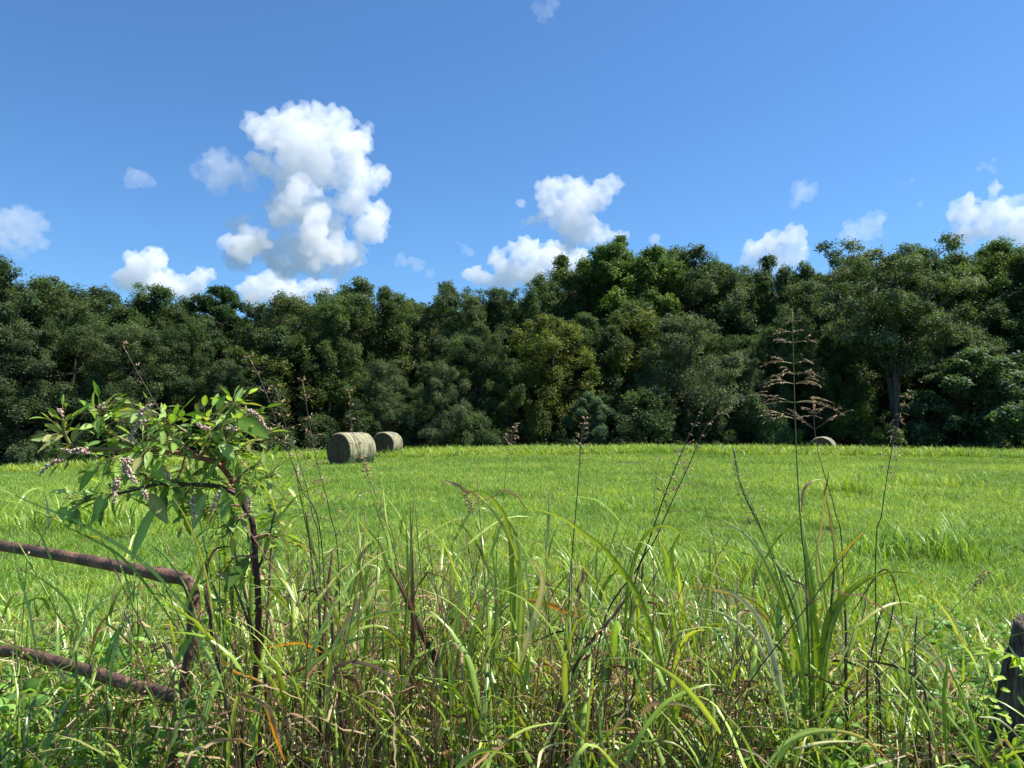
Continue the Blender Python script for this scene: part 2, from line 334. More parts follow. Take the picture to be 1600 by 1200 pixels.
def plant(kind, var, x, y, height, wf=1.0, tint=(1, 1, 1), rz=0., label='', cat='tree', group=None, name='broadleaf_tree', zoff=0):
    key = (kind, var % len(KINDS[kind])); sp = KINDS[kind][key[1]]
    if key not in TREES:
        tb, cr = tree_parts(**sp)
        TREES[key] = (tb.mesh('trunk', M_bark), cr.mesh('crown', M_tree, smooth=False))
    r = empty(name, (x, y, float(H(x, y)) + zoff)); s = height / sp['Ht']
    r.scale = (s * wf, s * wf, s); r.rotation_euler = (0, 0, rz)
    for nm, me in zip(('trunk', 'crown'), TREES[key]):
        o = bpy.data.objects.new(nm, me); sc.collection.objects.link(o); o.parent = r; o.color = (.3 + tint[0] * 1.05, .32 + tint[1] * 1.0, .27 + tint[2] * .92, 1)
    return tag(r, label, cat, group)
def plant_px(px, ptop, Y, kind, var, label, wf=1., tint=(1, 1, 1), name='broadleaf_tree', rz=None, cat='tree'):
    p = P(px, ptop, Y); x = p[0]; h = p[2] - float(H(x, Y))
    plant(kind, var, x, Y, h, wf, tint, (px * .37) % 6.28 if rz is None else rz, label, cat, 'trees of the wood', name)
W = (1, 1, 1)
SKYLINE = [
 (8, 400, 62, 'oak', 0, 'tall dark tree at the far left end of the wood', 1.0, W),
 (92, 428, 66, 'oak', 1, 'dense dark flat topped tree second from the left end of the wood', 1.2, (1.1, 1.1, 1)),
 (160, 440, 68, 'oak', 2, 'dark tree left of the low white cloud', 1.1, W),
 (235, 440, 70, 'oak', 1, 'dark tree whose pointed top overlaps the low white cloud at left', 1.1, (.95, 1.1, .8)),
 (292, 462, 72, 'oak', 0, 'lower dark tree between the low white cloud and the pine', 1., W),
 (345, 447, 74, 'pine', 0, 'round topped pine standing above the left half of the wood', 1.15, W),
 (405, 468, 72, 'oak', 2, 'grey green tree just right of the pine', .9, (1.2, 1.15, 1.1)),
 (462, 452, 70, 'willow', 0, 'olive tinted tree left of the broad dome behind the hay bales', 1.0, (1., .95, .7)),
 (560, 430, 66, 'oak', 0, 'broad domed tree rising behind the two hay bales', 1.2, (1.25, 1.2, 1.0)),
 (605, 442, 68, 'oak', 2, 'right shoulder tree of the dome behind the two hay bales', .95, (1.2, 1.15, 1.0)),
 (650, 462, 74, 'oak', 1, 'low dark tree in the dip right of the domed tree', .9, W),
 (705, 434, 68, 'oak', 2, 'dark tree with a level top right of the dip in the treeline', 1.05, W),
 (775, 446, 70, 'oak', 1, 'dark tree below the left foot of the middle cloud', 1., W),
 (842, 426, 70, 'oak', 0, 'dark tree under the middle cloud with a pointed top', .85, (1., 1.1, .9)),
 (888, 397, 72, 'poplar', 1, 'loose grey green tree just left of the tall bright trees', 1.15, (1.1, 1., 1.2)),
 (948, 376, 70, 'poplar', 0, 'tall bright green tree with a narrow crown, the left of the tall pair', 1.25, (1.15, 1.15, 1.)),
 (975, 368, 74, 'poplar', 1, 'tall bright green tree with a bare pale trunk, the highest of the middle', 1.0, (1.1, 1.15, 1.)),
 (1022, 380, 71, 'poplar', 0, 'bright green tree right of the gap where sky shows through', 1.2, (1.25, 1.2, .9)),
 (1083, 376, 72, 'oak', 2, 'dark tree with a broad toothed top right of the bright green trees', .95, W),
 (1140, 404, 70, 'oak', 1, 'grey dark tree sloping down left of the low cloud at right', .9, (1.1, 1.05, 1.1)),
 (1208, 396, 70, 'poplar', 1, 'narrow dark tree in front of the low cloud at right', 1., (.75, .7, .9)),
 (1255, 406, 69, 'oak', 0, 'dark tree between the narrow tree and the spreading tree', .85, W),
 (1392, 372, 57, 'spreading', 0, 'big spreading tree with dark forked trunk and grey green layered crown', 1.0, (1.1, 1.1, 1.1)),
 (1320, 396, 70, 'oak', 1, 'dark tree behind the left side of the spreading tree', .8, W),
 (1500, 384, 72, 'oak', 2, 'olive green tree just right of the spreading tree', .95, (1.3, 1.3, .7)),
 (1556, 370, 70, 'oak', 0, 'warm green tree with a jagged top near the right end of the wood', .95, (1.3, 1.35, .6)),
 (1625, 368, 66, 'oak', 1, 'dark tree at the far right end of the wood', 1.1, W)]
FRONT = [
 (40, 500, 58, 'willow', 1, 'dark grey green tree low at the far left of the wood edge', 1.2, (.7, .75, .7)),
 (118, 470, 60, 'oak', 2, 'tall front row tree left of the weed with pink berries', 1., (1.15, 1.1, 1.05)),
 (205, 500, 59, 'willow', 0, 'dull green front row tree above the left berry branches', 1.1, (.75, .82, .65)),
 (290, 500, 60, 'oak', 1, 'dark front row tree with a thin bare trunk beside it, below the pine', 1., (.8, .85, .8)),
 (360, 560, 58, 'willow', 1, 'low rounded tree at the wood edge above the right berry spike', 1., (.7, .78, .65)),
 (430, 510, 61, 'olive', 1, 'olive green crown in front of the dark trees left of the bales', 1.3, (.75, .75, .9)),
 (520, 470, 62, 'oak', 1, 'mid green front row tree above the first hay bale', 1., (1.2, 1.2, .95)),
 (600, 560, 58, 'willow', 0, 'grey green willow like tree directly above the second hay bale', 1.0, (.85, .9, .75)),
 (690, 565, 57, 'willow', 1, 'fine leaved grey bushy tree right of the second hay bale', 1.0, (.95, .95, .9)),
 (745, 500, 61, 'oak', 0, 'tall dark front row tree between the hay bales and the olive tree', 1., (1., 1., .95)),
 (800, 560, 58, 'olive', 1, 'dull olive tree at the left foot of the yellow green crown', .9, (.65, .7, .8)),
 (862, 488, 60, 'olive', 0, 'yellow green rounded crown standing out in the middle of the wood', 1.05, (.95, .9, .9)),
 (985, 470, 64, 'olive', 1, 'small yellow green crown below the tall bright trees', 1.0, (1., .95, .9)),
 (1070, 484, 59, 'willow', 0, 'large grey green front row tree right of the middle of the wood', 1.15, (.9, .92, .95)),
 (1160, 550, 58, 'willow', 1, 'low grey tree behind the tallest seed head', 1., (.75, .85, .8)),
 (1230, 470, 61, 'oak', 2, 'tall dark front row tree right behind the tallest seed head', .9, (.9, 1., .9)),
 (1295, 520, 60, 'oak', 0, 'dark tree left of the forked trunk above the third hay bale', .8, (.85, .95, .85)),
 (1485, 500, 61, 'willow', 1, 'grey green crown on the right side of the forked trunk', 1., (.9, .95, .9)),
 (1535, 545, 57, 'sumac', 0, 'blue green layered small tree low at the right end of the wood', 1.15, (1.05, 1.1, 1.0)),
 (1590, 520, 62, 'oak', 2, 'very dark tree behind the blue green layered tree', 1., (.6, .7, .7)),
 (925, 612, 56, 'sumac', 0, 'small blue green layered tree low in the middle of the wood', .8, (1.2, 1.25, 1.35)),
 (1440, 610, 57, 'sumac', 0, 'dim blue green bush right of the forked trunk', .9, (.8, .9, .9)),
 (1346, 628, 55.5, 'shrub', 1, 'yellow green bush under the forked tree, right of the third hay bale', .95, (1.1, 1.1, .8)),
 (1245, 670, 54.5, 'shrub', 1, 'low yellowish bush left of the third hay bale', .9, (1.1, 1.1, .9)),
 (1190, 620, 56, 'shrub', 0, 'round dark bush behind the base of the tallest seed head', .9, (1.1, 1.3, 1.1)),
 (1100, 640, 56, 'shrub', 0, 'dim bush at the wood edge behind the nodding pair of seed heads', .9, (.8, .9, .8)),
 (1010, 600, 57, 'shrub', 0, 'dark bush below the large grey green tree', 1., (.8, .9, .8)),
 (740, 640, 56, 'shrub', 0, 'grey bush between the hay bales and the middle of the wood edge', 1., (1., 1.1, 1.)),
 (560, 640, 56, 'shrub', 1, 'pale olive bush just behind the first hay bale', .9, (.8, .9, 1.0)),
 (395, 640, 55, 'shrub', 0, 'fine leaved bush behind the right berry spike', 1.1, (1.1, 1.15, 1.1)),
 (215, 640, 54, 'shrub', 0, 'grey green bush behind the middle of the berry weed', 1.1, (1.2, 1.2, 1.2)),
 (68, 672, 52, 'shrub', 0, 'small pale bush at the wood edge left of the berry weed', .7, (1.4, 1.4, 1.4))]
for t_ in SKYLINE + FRONT:
    px, pt, Y, k, v, lab, wf, ti = t_
    plant_px(px, pt, Y, k, v, lab, wf, ti, name={'pine': 'pine_tree', 'shrub': 'bush', 'sumac': 'small_tree'}.get(k, 'broadleaf_tree'), cat={'shrub': 'bush'}.get(k, 'tree'))
rg = random.Random(4)
# the rows deeper in the wood
SKY_X = (-400, 0, 45, 110, 165, 230, 300, 345, 385, 440, 480, 575, 625, 650, 700, 775, 845, 885, 970, 1050, 1110, 1165, 1200, 1265, 1310, 1400, 1470, 1530, 1600, 2000)
SKY_Y = (400, 405, 425, 433, 450, 443, 465, 455, 478, 465, 450, 432, 462, 460, 436, 446, 430, 400, 372, 378, 398, 428, 400, 406, 392, 375, 380, 374, 372, 372)
for row, (Y, n, lo) in enumerate(((65, 24, 95), (76, 26, 22), (84, 26, 12))):
    for i in range(n):
        x = (i + .5) / n * 2 - 1; x = x * Y * .78 + rg.uniform(-1.2, 1.2); yy = Y + rg.uniform(-2, 2)
        px_ = 800 + F * x / yy; h0 = P(px_, float(np.interp(px_, SKY_X, SKY_Y)) + lo + rg.uniform(-8, 14), yy)[2] - float(H(x, yy))
        plant('oak', rg.randrange(4), x, yy, h0, rg.uniform(1.05, 1.3), (.95, 1., .95), rg.uniform(0, 6),
              'dark leafy tree deep in the wood, merging with its neighbours behind the front crowns', 'tree', 'trees deep in the wood')
# low dark thicket filling the wood edge
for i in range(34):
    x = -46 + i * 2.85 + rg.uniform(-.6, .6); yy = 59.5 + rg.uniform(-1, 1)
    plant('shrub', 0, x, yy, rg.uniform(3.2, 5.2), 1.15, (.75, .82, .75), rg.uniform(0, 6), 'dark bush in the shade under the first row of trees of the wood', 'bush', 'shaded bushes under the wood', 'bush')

# ------------------------------------------------------------------ hay bales
def net_mat():
    m, nt, out = new_mat('net_wrap_mat'); L = nt.links
    tc = node(nt, "ShaderNodeTexCoord")
    mp = node(nt, "ShaderNodeMapping"); mp.inputs['Scale'].default_value = (9, 1.6, 1.6); L.new(tc.outputs['Object'], mp.inputs[0])
    n1 = node(nt, "ShaderNodeTexNoise", Scale=1.0, Detail=6.0); L.new(mp.outputs[0], n1.inputs['Vector'])
    n2 = node(nt, "ShaderNodeTexNoise", Scale=2.2, Detail=5.0); L.new(tc.outputs['Object'], n2.inputs['Vector'])
    cr = node(nt, "ShaderNodeValToRGB"); e = cr.color_ramp.elements; e[0].position = .32; e[1].position = .66
    e[0].color = (.21, .18, .09, 1); e[1].color = (.50, .48, .28, 1); L.new(n1.outputs[0], cr.inputs[0])
    c2 = node(nt, "ShaderNodeValToRGB"); e = c2.color_ramp.elements; e[0].position = .38; e[1].position = .62; e[0].color = (.62, .6, .55, 1); e[1].color = (1, 1.0, .95, 1)
    L.new(n2.outputs[0], c2.inputs[0])
    mx = node(nt, "ShaderNodeMix", _data_type='RGBA', _blend_type='MULTIPLY'); mx.inputs[0].default_value = 1; L.new(cr.outputs[0], mx.inputs[6]); L.new(c2.outputs[0], mx.inputs[7])
    pb = node(nt, "ShaderNodeBsdfPrincipled", Roughness=.75); L.new(mx.outputs[2], pb.inputs['Base Color'])
    bp = node(nt, "ShaderNodeBump", Strength=.6, Distance=.02); L.new(n1.outputs[0], bp.inputs['Height']); L.new(bp.outputs[0], pb.inputs['Normal'])
    L.new(pb.outputs[0], out.inputs[0]); return m
M_net = net_mat()
M_hay = leaf_mat('hay_mat', .05, (1, 1, 1), .9, .1)
def hay_bale(px, pyb, Y, rad, length, axis_deg, label, base=None, pal=((.2, .14, .09), (.11, .08, .05), (.28, .21, .13))):
    p = P(px, pyb, Y); z0 = float(H(p[0], Y)) if base is None else base
    root = tag(empty('hay_bale', (p[0], Y, z0)), label, 'hay bale', 'round hay bales in the field')
    rg = np.random.default_rng(int(px)); m = 96; nl = 26
    a = np.linspace(0, 2 * math.pi, m, endpoint=False)
    def prof(ax, ang, r):     # slightly sagged round section
        zz = np.sin(ang) * r; xx = np.cos(ang) * r * 1.03
        zz = np.where(zz < -rad * .86, -rad * .86 + (zz + rad * .86) * .15, zz)
        return xx, zz + rad * .88
    u = np.linspace(-1, 1, nl); edge = 1 - .06 * np.clip((np.abs(u) - .86) / .14, 0, 1) ** 2
    A, U = np.meshgrid(a, u); rr = rad * edge[:, None] * (1 + .010 * np.sin(U * 23 + A * 2) + .012 * np.sin(A * 3 + U * 2) + .006 * np.sin(A * 11 + U * 5))
    x, z = prof(U, A, rr)
    wrap = MB(); v = np.stack((U * length / 2, x, z), -1).reshape(-1, 3); v[:, 2] -= 0
    i = np.arange(nl - 1)[:, None] * m; j = np.arange(m)[None]; j2 = (j + 1) % m
    wrap.add(v, q=np.stack((i + j, i + m + j, i + m + j2, i + j2), -1).reshape(-1, 4), c=(.4, .4, .3))
    w_ = wrap.build('net_wrap', M_net); w_.parent = root; w_.location = Vector(w_.location)
    for sgn in (-1, 1):
        fb = MB(); nr = 40; r = np.linspace(0.01, .985, nr); Rr, A = np.meshgrid(r, a, indexing='ij')
        turns = 13; ph = (Rr * turns + A / (2 * math.pi)) % 1
        bump = .035 * np.sin(ph * 2 * math.pi) + rg.normal(0, .012, Rr.shape)
        rad2 = rad * Rr * (.955)
        x, z = prof(0, A, rad2); xx = sgn * (length / 2 - .03 + bump + .05 * (1 - Rr))
        v = np.stack((np.broadcast_to(xx, x.shape), x, z), -1).reshape(-1, 3)
        pal_ = np.array(pal); base_c = pal_[0] * (.35 + .9 * (np.sin(ph * 2 * math.pi) * .5 + .5))[..., None] * rg.uniform(.6, 1.35, Rr.shape + (1,))
        i = np.arange(nr - 1)[:, None] * m; q = np.stack((i + j, i + m + j, i + m + j2, i + j2), -1).reshape(-1, 4)
        fb.add(v, q=q if sgn > 0 else q[:, ::-1], c=base_c.reshape(-1, 3))
        # loose stalks standing out of the coiled end, and hay curling over the rim
        n = 1500; an = rg.uniform(0, 6.283, n); r_ = np.sqrt(rg.random(n)) * .97; x, z = prof(0, an, rad * r_ * .955)
        b = np.stack((np.full(n, sgn * (length / 2 - .02)), x, z), -1)
        d = unit(np.stack((rg.uniform(.1, .9, n) * sgn, -np.sin(an) + rg.normal(0, .5, n), np.cos(an) + rg.normal(0, .5, n)), -1))
        Ls = rg.uniform(.04, .11, (n, 1)); sp = np.stack((b - d * .01, b + d * Ls * .5, b + d * Ls + np.array((0, 0, -.01))), 1)
        sd_ = unit(np.cross(d, rg.normal(0, 1, (n, 3))))[:, None].repeat(3, 1)
        flat_ribbon(fb, sp, np.full((n, 3), .0035), sd_, (pal_[rg.integers(0, len(pal_), n)] * rg.uniform(.6, 1.5, (n, 1)))[:, None].repeat(3, 1))
        f_ = fb.build('coiled_end', M_hay); f_.parent = root
    n = 26; st = MB()                       # stray net strands and hay tufts on the wrap
    for k in range(n):
        u0 = rg.uniform(-.46, .46) * length; aa = rg.uniform(0, 1.2) + np.linspace(0, rg.uniform(1.5, 4), 18)
        x, z = prof(0, aa, rad * 1.012); tube(st, np.stack((u0 + .03 * np.sin(aa * 2 + k), x, z), -1), .004, (.5, .5, .42) if k % 3 else (.08, .07, .05), 3)
    s_ = st.build('net_strands', M_hay); s_.parent = root
    root.rotation_euler = (0, 0, R(axis_deg)); return root
hay_bale(549, 722, 34.4, .8, 1.5, 53, 'nearest and largest hay bale, net wrapped, dark coiled end facing left')
hay_bale(605, 714, 43.5, .7, 1.15, 72, 'middle sized hay bale just right of and behind the largest one', base=.0)
hay_bale(1286, 717, 49.5, .76, 1.3, 60, 'farthest small hay bale, only its round end top showing above the grass at right', base=-.46, pal=((.2, .15, .10), (.12, .09, .06), (.25, .2, .13)))

# ------------------------------------------------------------------ rusty pipe gate, wires, wooden post
M_rust = noise_mat('rusty_pipe_mat', (.055, .03, .02), (.31, .16, .085), 9, c3=(.14, .078, .05), rough=.62, bump=.5, bscale=60, spec=.4)
M_wood = noise_mat('weathered_post_mat', (.04, .032, .024), (.38, .32, .25), 6, c3=(.14, .115, .09), stretch=(6, 6, .8), bump=1.0, bscale=10)
M_wire = noise_mat('old_wire_mat', (.09, .07, .06), (.3, .27, .24), 40, rough=.5, bump=.1)
gate = tag(empty('pipe_gate', tuple(P(290, 905, 2.5)[:2]) + (0,)), 'rusty brown bent pipe gate half buried in weeds at lower left', 'gate')
fb = MB()
path = [P(-520, 770, 3.75), P(-60, 843, 3.05), P(60, 862, 2.88), P(160, 880, 2.72), P(262, 900, 2.53), P(284, 904, 2.5), P(297, 915, 2.48), P(303, 945, 2.47), P(300, 1005, 2.46), P(292, 1060, 2.45), P(280, 1120, 2.44), P(272, 1180, 2.43), P(270, 1330, 2.43)]
tube(fb, smooth_path(path, 70), .0205, (.2, .1, .08), 16)
def collar(mb, a, b, r):     # a welded sleeve where pipes meet
    tube(mb, np.array([a + (b - a) * t for t in (0, .12, .5, .88, 1)]), np.array((.9, 1.12, 1.14, 1.12, .9)) * r, (.15, .08, .06), 14)
fb.build('frame_pipe', M_rust, gate)
lb = MB(); low = [P(-520, 880, 3.75), P(-60, 1003, 3.06), P(20, 1017, 2.94), P(110, 1040, 2.8), P(200, 1068, 2.62), P(288, 1092, 2.46)]
tube(lb, smooth_path(low, 40), .021, (.2, .1, .08), 14); lb.build('middle_rail', M_rust, gate)
lb = MB(); low = [P(-520, 1120, 3.75), P(-60, 1240, 3.06), P(120, 1280, 2.8), P(271, 1310, 2.44)]
tube(lb, smooth_path(low, 30), .021, (.2, .1, .08), 14); lb.build('bottom_rail', M_rust, gate)
lb = MB(); a = P(243, 896, 2.575); b = P(268, 901, 2.535); collar(lb, a, b, .0215); lb.build('weld_collar', M_rust, gate)
def wood_post():
    rg = np.random.default_rng(3); c0 = P(1656, 985, 2.42); c1 = P(1570, 1420, 2.42); m, n = 40, 34
    A = np.linspace(0, 2 * math.pi, m, endpoint=False); t = np.linspace(0, 1, n)
    grooves = sum(rg.uniform(.007, .016) * np.sin(A * f + rg.uniform(0, 6)) for f in (3, 5, 9, 14, 19))
    mb = MB(); V = []
    for k, tt in enumerate(t):
        c = c0 + (c1 - c0) * tt; r = .098 * (1 + .12 * tt) + grooves * (1 + .3 * math.sin(tt * 5)) + rg.normal(0, .0015, m)
        z = c[2] + (0 if k else rg.uniform(-.02, .03, m) + .03 * np.cos(A - .6)); V.append(np.stack((c[0] + r * np.cos(A), c[1] + r * np.sin(A), np.broadcast_to(z, (m,))), -1))
    V = np.concatenate(V); i = np.arange(n - 1)[:, None] * m; j = np.arange(m)[None]; j2 = (j + 1) % m
    mb.add(V, q=np.stack((i + j, i + m + j, i + m + j2, i + j2), -1).reshape(-1, 4), c=(.2, .2, .2))
    b = mb.n; mb.add([c0 + np.array((0, 0, -.015))], c=(.2, .2, .2)); mb.t.append(np.array([(b, x, (x + 1) % m) for x in range(m)]))
    return tag(mb.build('fence_post', M_wood), 'old weathered grey wooden post leaning at the lower right edge', 'fence post')
wood_post()
wires = tag(empty('wire_fence', tuple(P(900, 1100, 2.45)[:2]) + (0,)), 'thin sagging wires running through the weeds from the pipe gate to the wooden post', 'wire fence')
for k, pts in enumerate(([P(288, 1040, 2.49), P(650, 1057, 2.5), P(1010, 1072, 2.48), P(1300, 1084, 2.45), P(1570, 1092, 2.40)], [P(282, 1145, 2.46), P(700, 1172, 2.48), P(1200, 1180, 2.45), P(1575, 1178, 2.40)])):
    mb = MB(); sp_ = smooth_path(pts, 90); tube(mb, sp_, .0014, (.2, .17, .15), 5)
    for q_ in range(6, 88, 9):
        c = sp_[q_]
        for s_ in (-1, 1): tube(mb, np.array([c + np.array((-.004 * s_, .002, -.011)), c, c + np.array((.004 * s_, -.002, .011))]), .0009, (.2, .17, .15), 4)
    mb.build('barbed_wire', M_wire, wires)

# ------------------------------------------------------------------ weeds
GN, LG, PL = (.21, .32, .035), (.38, .49, .10), (.58, .57, .27)
DS, BN, DP = (.42, .31, .17), (.19, .10, .055), (.05, .034, .022)
OR, YE, DG = (.62, .27, .03), (.40, .42, .09), (.07, .13, .025)
VIEW = np.array((0, 1, .0))
def mixc(a, b, t): a = np.asarray(a, float); b = np.asarray(b, float); return a + (b - a) * np.asarray(t)[..., None]
def blade(mb, pts, w, c0, c1=None, Y=2.5, Y1=None, tw=None, k=22, seed=0, tip=1.8, full=.3, fold=.25):
    "a grass blade along photograph pixels, with its own depth"
    rg = np.random.default_rng(int(abs(pts[0][0] * 7 + pts[-1][1] * 3 + seed)))
    Y1 = Y + rg.uniform(-.18, .18) if Y1 is None else Y1
    n = len(pts); W3 = np.array([P(x, y, Y + (Y1 - Y) * i / (n - 1)) for i, (x, y) in enumerate(pts)])
    sp = smooth_path(W3, k); T = unit(np.gradient(sp, axis=0)); side = unit(np.cross(T, VIEW)); up = np.cross(side, T)
    t0, t1 = tw if tw else (rg.uniform(-.5, .5), rg.uniform(-1.1, 1.1)); th = np.linspace(t0, t1, k)[:, None]
    side = side * np.cos(th) + up * np.sin(th)
    s = np.linspace(0, 1, k); wd = w / 2 * Y / F * (np.minimum(1, full + s * 3) * (1 - s ** tip) + .03) * (1 + .05 * np.sin(s * 40 + seed))
    col = mixc(c0, c1 if c1 is not None else c0, sstep(.35, 1, s)) * (1 + rg.normal(0, .06, (k, 1)))
    ribbon(mb, sp[None], wd[None], side[None], col[None], fold)
def spikelets(mb, p, d, L, Wd, col):
    "small pointed seeds: p (n,3), d (n,3) directions"
    n = len(p); d = unit(d); a = unit(np.cross(d, np.array((.31, .5, .8)))); b = np.cross(d, a)
    L = np.broadcast_to(L, (n,))[:, None]; Wd = np.broadcast_to(Wd, (n,))[:, None]; m = p + d * L * .45
    v = np.stack((p, m + a * Wd, m + b * Wd, m - a * Wd, m - b * Wd, p + d * L), 1).reshape(-1, 3)
    i = np.arange(n)[:, None] * 6; f = np.array([(0, 2, 1), (0, 3, 2), (0, 4, 3), (0, 1, 4), (5, 1, 2), (5, 2, 3), (5, 3, 4), (5, 4, 1)])
    t = (i[:, :, None] + f[None]).reshape(-1, 3); mb.add(v, t=t, c=np.repeat(np.asarray(col).reshape(-1, 3) if np.asarray(col).ndim > 1 else np.tile(col, (n, 1)), 6, 0))
SEEDC = np.array([(.62, .42, .24), (.46, .28, .17), (.72, .56, .36), (.34, .18, .12)])
def seed_branch(st, se, base, d, L, droop, rg, r0=.0010, dens=1.0, seedcol=SEEDC, sl=.0115, sw=.0019, bare=.25, bcol=(.16, .13, .07)):
    s = np.linspace(0, 1, 8)[:, None]; pts = base + d * L * s + np.array((0, 0, -droop * L)) * s ** 2 + rg.normal(0, .012 * L, 3) * s
    tube(st, pts, np.linspace(r0, r0 * .5, 8) * .8, bcol, 3)
    n = max(4, int(L / .008 * dens)); t = rg.uniform(bare, 1, n); q = t * 7; i = np.minimum(q.astype(int), 6); f = (q - i)[:, None]
    p = pts[i] * (1 - f) + pts[i + 1] * f; dd = unit(pts[i + 1] - pts[i]) + rg.normal(0, .28, (n, 3)) + np.array((0, 0, -.15))
    spikelets(se, p, dd, rg.uniform(.7, 1.15, n) * sl, sw, seedcol[rg.integers(0, len(seedcol), n)] * rg.uniform(.75, 1.25, (n, 1)))
def seed_stalk(name, pts, Y, label, whorls=None, w=3.0, Y1=None, c0=DG, c1=(.15, .12, .05), tail=.3, span=45, droop=.25, up=.5, nb=3, dens=1., seed=0, leaves=(), cat='grass stalk', bcol=(.16, .13, .07), seedcol=SEEDC):
    rg = np.random.default_rng(seed + int(pts[0][0])); Y1 = Y if Y1 is None else Y1; n = len(pts)
    W3 = np.array([P(x, y, Y + (Y1 - Y) * i / (n - 1)) for i, (x, y) in enumerate(pts)])
    g = W3[0].copy(); gz = float(H(g[0], g[1])); foot = np.array((g[0] + (W3[0][0] - W3[1][0]) * .4, g[1], gz))
    sp = smooth_path(np.concatenate((foot[None], W3)), 50); root = tag(empty(name, tuple(foot)), label, cat, 'tall seeding grass stalks')
    st, se = MB(), MB(); s = np.linspace(0, 1, 50)
    tube(st, sp, w * .4 * Y / F * (1 - .72 * s), mixc(c0, c1, sstep(.5, .95, s)), 6)
    sc_ = np.linalg.norm(np.diff(sp, axis=0), axis=1); cum = np.concatenate(((0,), np.cumsum(sc_)))
    if whorls is None:
        whorls = [(1 - tail * (1 - t), span * (1 - .75 * t) * rg.uniform(.6, 1.1), nb) for t in np.linspace(0, .97, 10)]
    for (f, spn, k) in whorls:
        if f > 1.5:     # given as a pixel height on the stem
            zt = P(800, f, Y)[2]; j = int(np.argmin(np.abs(sp[25:, 2] - zt))) + 25
        else: j = int(np.searchsorted(cum, cum[-1] * f)); j = min(j, 49)
        T = unit(sp[min(j + 1, 49)] - sp[j - 1]); a0 = rg.uniform(0, 3.14)
        for q in range(k):
            az = (0 if q % 2 else math.pi) + rg.normal(0, .55) if spn > 30 else a0 + q * 2 * math.pi / k
            d = unit(np.array((math.cos(az), math.sin(az), 0)) + T * up * rg.uniform(.5, 1.3)); L = spn * Y / F * rg.uniform(.65, 1.1)
            seed_branch(st, se, sp[j], d, L, droop * rg.uniform(.5, 1.5), rg, dens=dens, bcol=bcol, seedcol=seedcol)
            if L > .06:
                for h in range(2): seed_branch(st, se, sp[j] + d * L * rg.uniform(.3, .6), unit(d + rg.normal(0, .35, 3)), L * .35, droop, rg, dens=dens, bare=.1, bcol=bcol, seedcol=seedcol)
    n = 10; T = unit(sp[-1] - sp[-3]); spikelets(se, sp[-1] - T * rg.uniform(0, .05, (n, 1)), T + rg.normal(0, .25, (n, 3)), .008, .0013, SEEDC[rg.integers(0, 4, n)])
    st.build('stalk', M_stem, root); tag(se.build('seed_head', M_dry, root), kind='stuff')
    if leaves:
        lm = MB()
        for L_ in leaves: blade(lm, *L_[:4], Y=L_[4] if len(L_) > 4 else Y)
        lm.build('leaves', M_weed, root)
    return root
seed_stalk('seed_stalk', [(1262, 960), (1252, 830), (1246, 740), (1242, 640), (1238, 488)], 2.3, 'tallest green stalk with wide tiered tan seed head before the right half of the wood', w=4.2, c1=(.13, .17, .04),
           whorls=[(508, 14, 2), (524, 30, 3), (543, 34, 3), (561, 52, 3), (578, 50, 3), (597, 74, 4), (626, 84, 4), (656, 66, 3)], droop=.3, up=.4, bcol=(.34, .28, .12), dens=.8)
seed_stalk('seed_stalk', [(1318, 900), (1305, 800), (1288, 740), (1275, 690), (1270, 620)], 2.5, 'thin dry stalk with forked pinkish head just right of the tallest stalk', w=2.6, c0=DP, c1=(.18, .11, .08),
           whorls=[(672, 62, 3), (650, 38, 2), (640, 30, 3), (628, 18, 2)], up=.8, droop=.2, dens=.9, seed=2)
seed_stalk('seed_stalk', [(1368, 900), (1378, 800), (1392, 710), (1406, 650), (1417, 616)], 2.5, 'slim dark stalk with one sided tan seed head at far right before the wood', w=2.6, c0=DP, c1=(.16, .1, .08), tail=.16, span=30, up=.5, droop=.6, nb=3, seed=3)
seed_stalk('seed_stalk', [(985, 960), (1030, 830), (1075, 730), (1105, 665), (1142, 635)], 2.5, 'nodding dark stalk, the right one of the leaning pair right of the middle', w=3.2, c0=DP, c1=(.18, .11, .09), tail=.24, span=38, up=.9, droop=.2, nb=2, seed=4)
seed_stalk('seed_stalk', [(935, 1010), (1000, 880), (1040, 770), (1068, 700), (1100, 632)], 2.6, 'dark leaning stalk, the left one of the leaning pair right of the middle', w=4.2, c0=DP, c1=(.12, .1, .06), tail=.2, span=34, up=.8, droop=.2, nb=2, seed=5)
seed_stalk('seed_stalk', [(888, 1000), (893, 880), (903, 760), (908, 690), (914, 655)], 2.5, 'single upright thin stalk in the middle whose top just clears the field', w=3.4, c0=DP, c1=DG, tail=.1, span=22, up=1., nb=2, seed=6, dens=.6)
seed_stalk('seed_stalk', [(505, 880), (470, 760), (440, 680), (410, 600), (388, 556)], 2.5, 'long dark stalk leaning left beyond the right berry spike', w=3.0, c0=DP, c1=(.15, .1, .08), tail=.3, span=40, up=1.0, droop=.1, nb=2, dens=.8, seed=7)
seed_stalk('seed_stalk', [(500, 900), (487, 800), (470, 730), (448, 670), (430, 605)], 2.6, 'middle dark stalk of the three seed heads left of the largest hay bale', w=2.6, c0=DP, c1=(.17, .11, .09), tail=.26, span=34, up=1.0, droop=.15, nb=2, seed=8)
seed_stalk('seed_stalk', [(530, 920), (515, 800), (497, 730), (485, 670), (473, 596)], 2.5, 'bushiest pinkish seed head of the three left of the largest hay bale', w=2.8, c0=DP, c1=(.18, .11, .1), tail=.3, span=34, up=1.1, droop=.1, nb=3, seed=9)
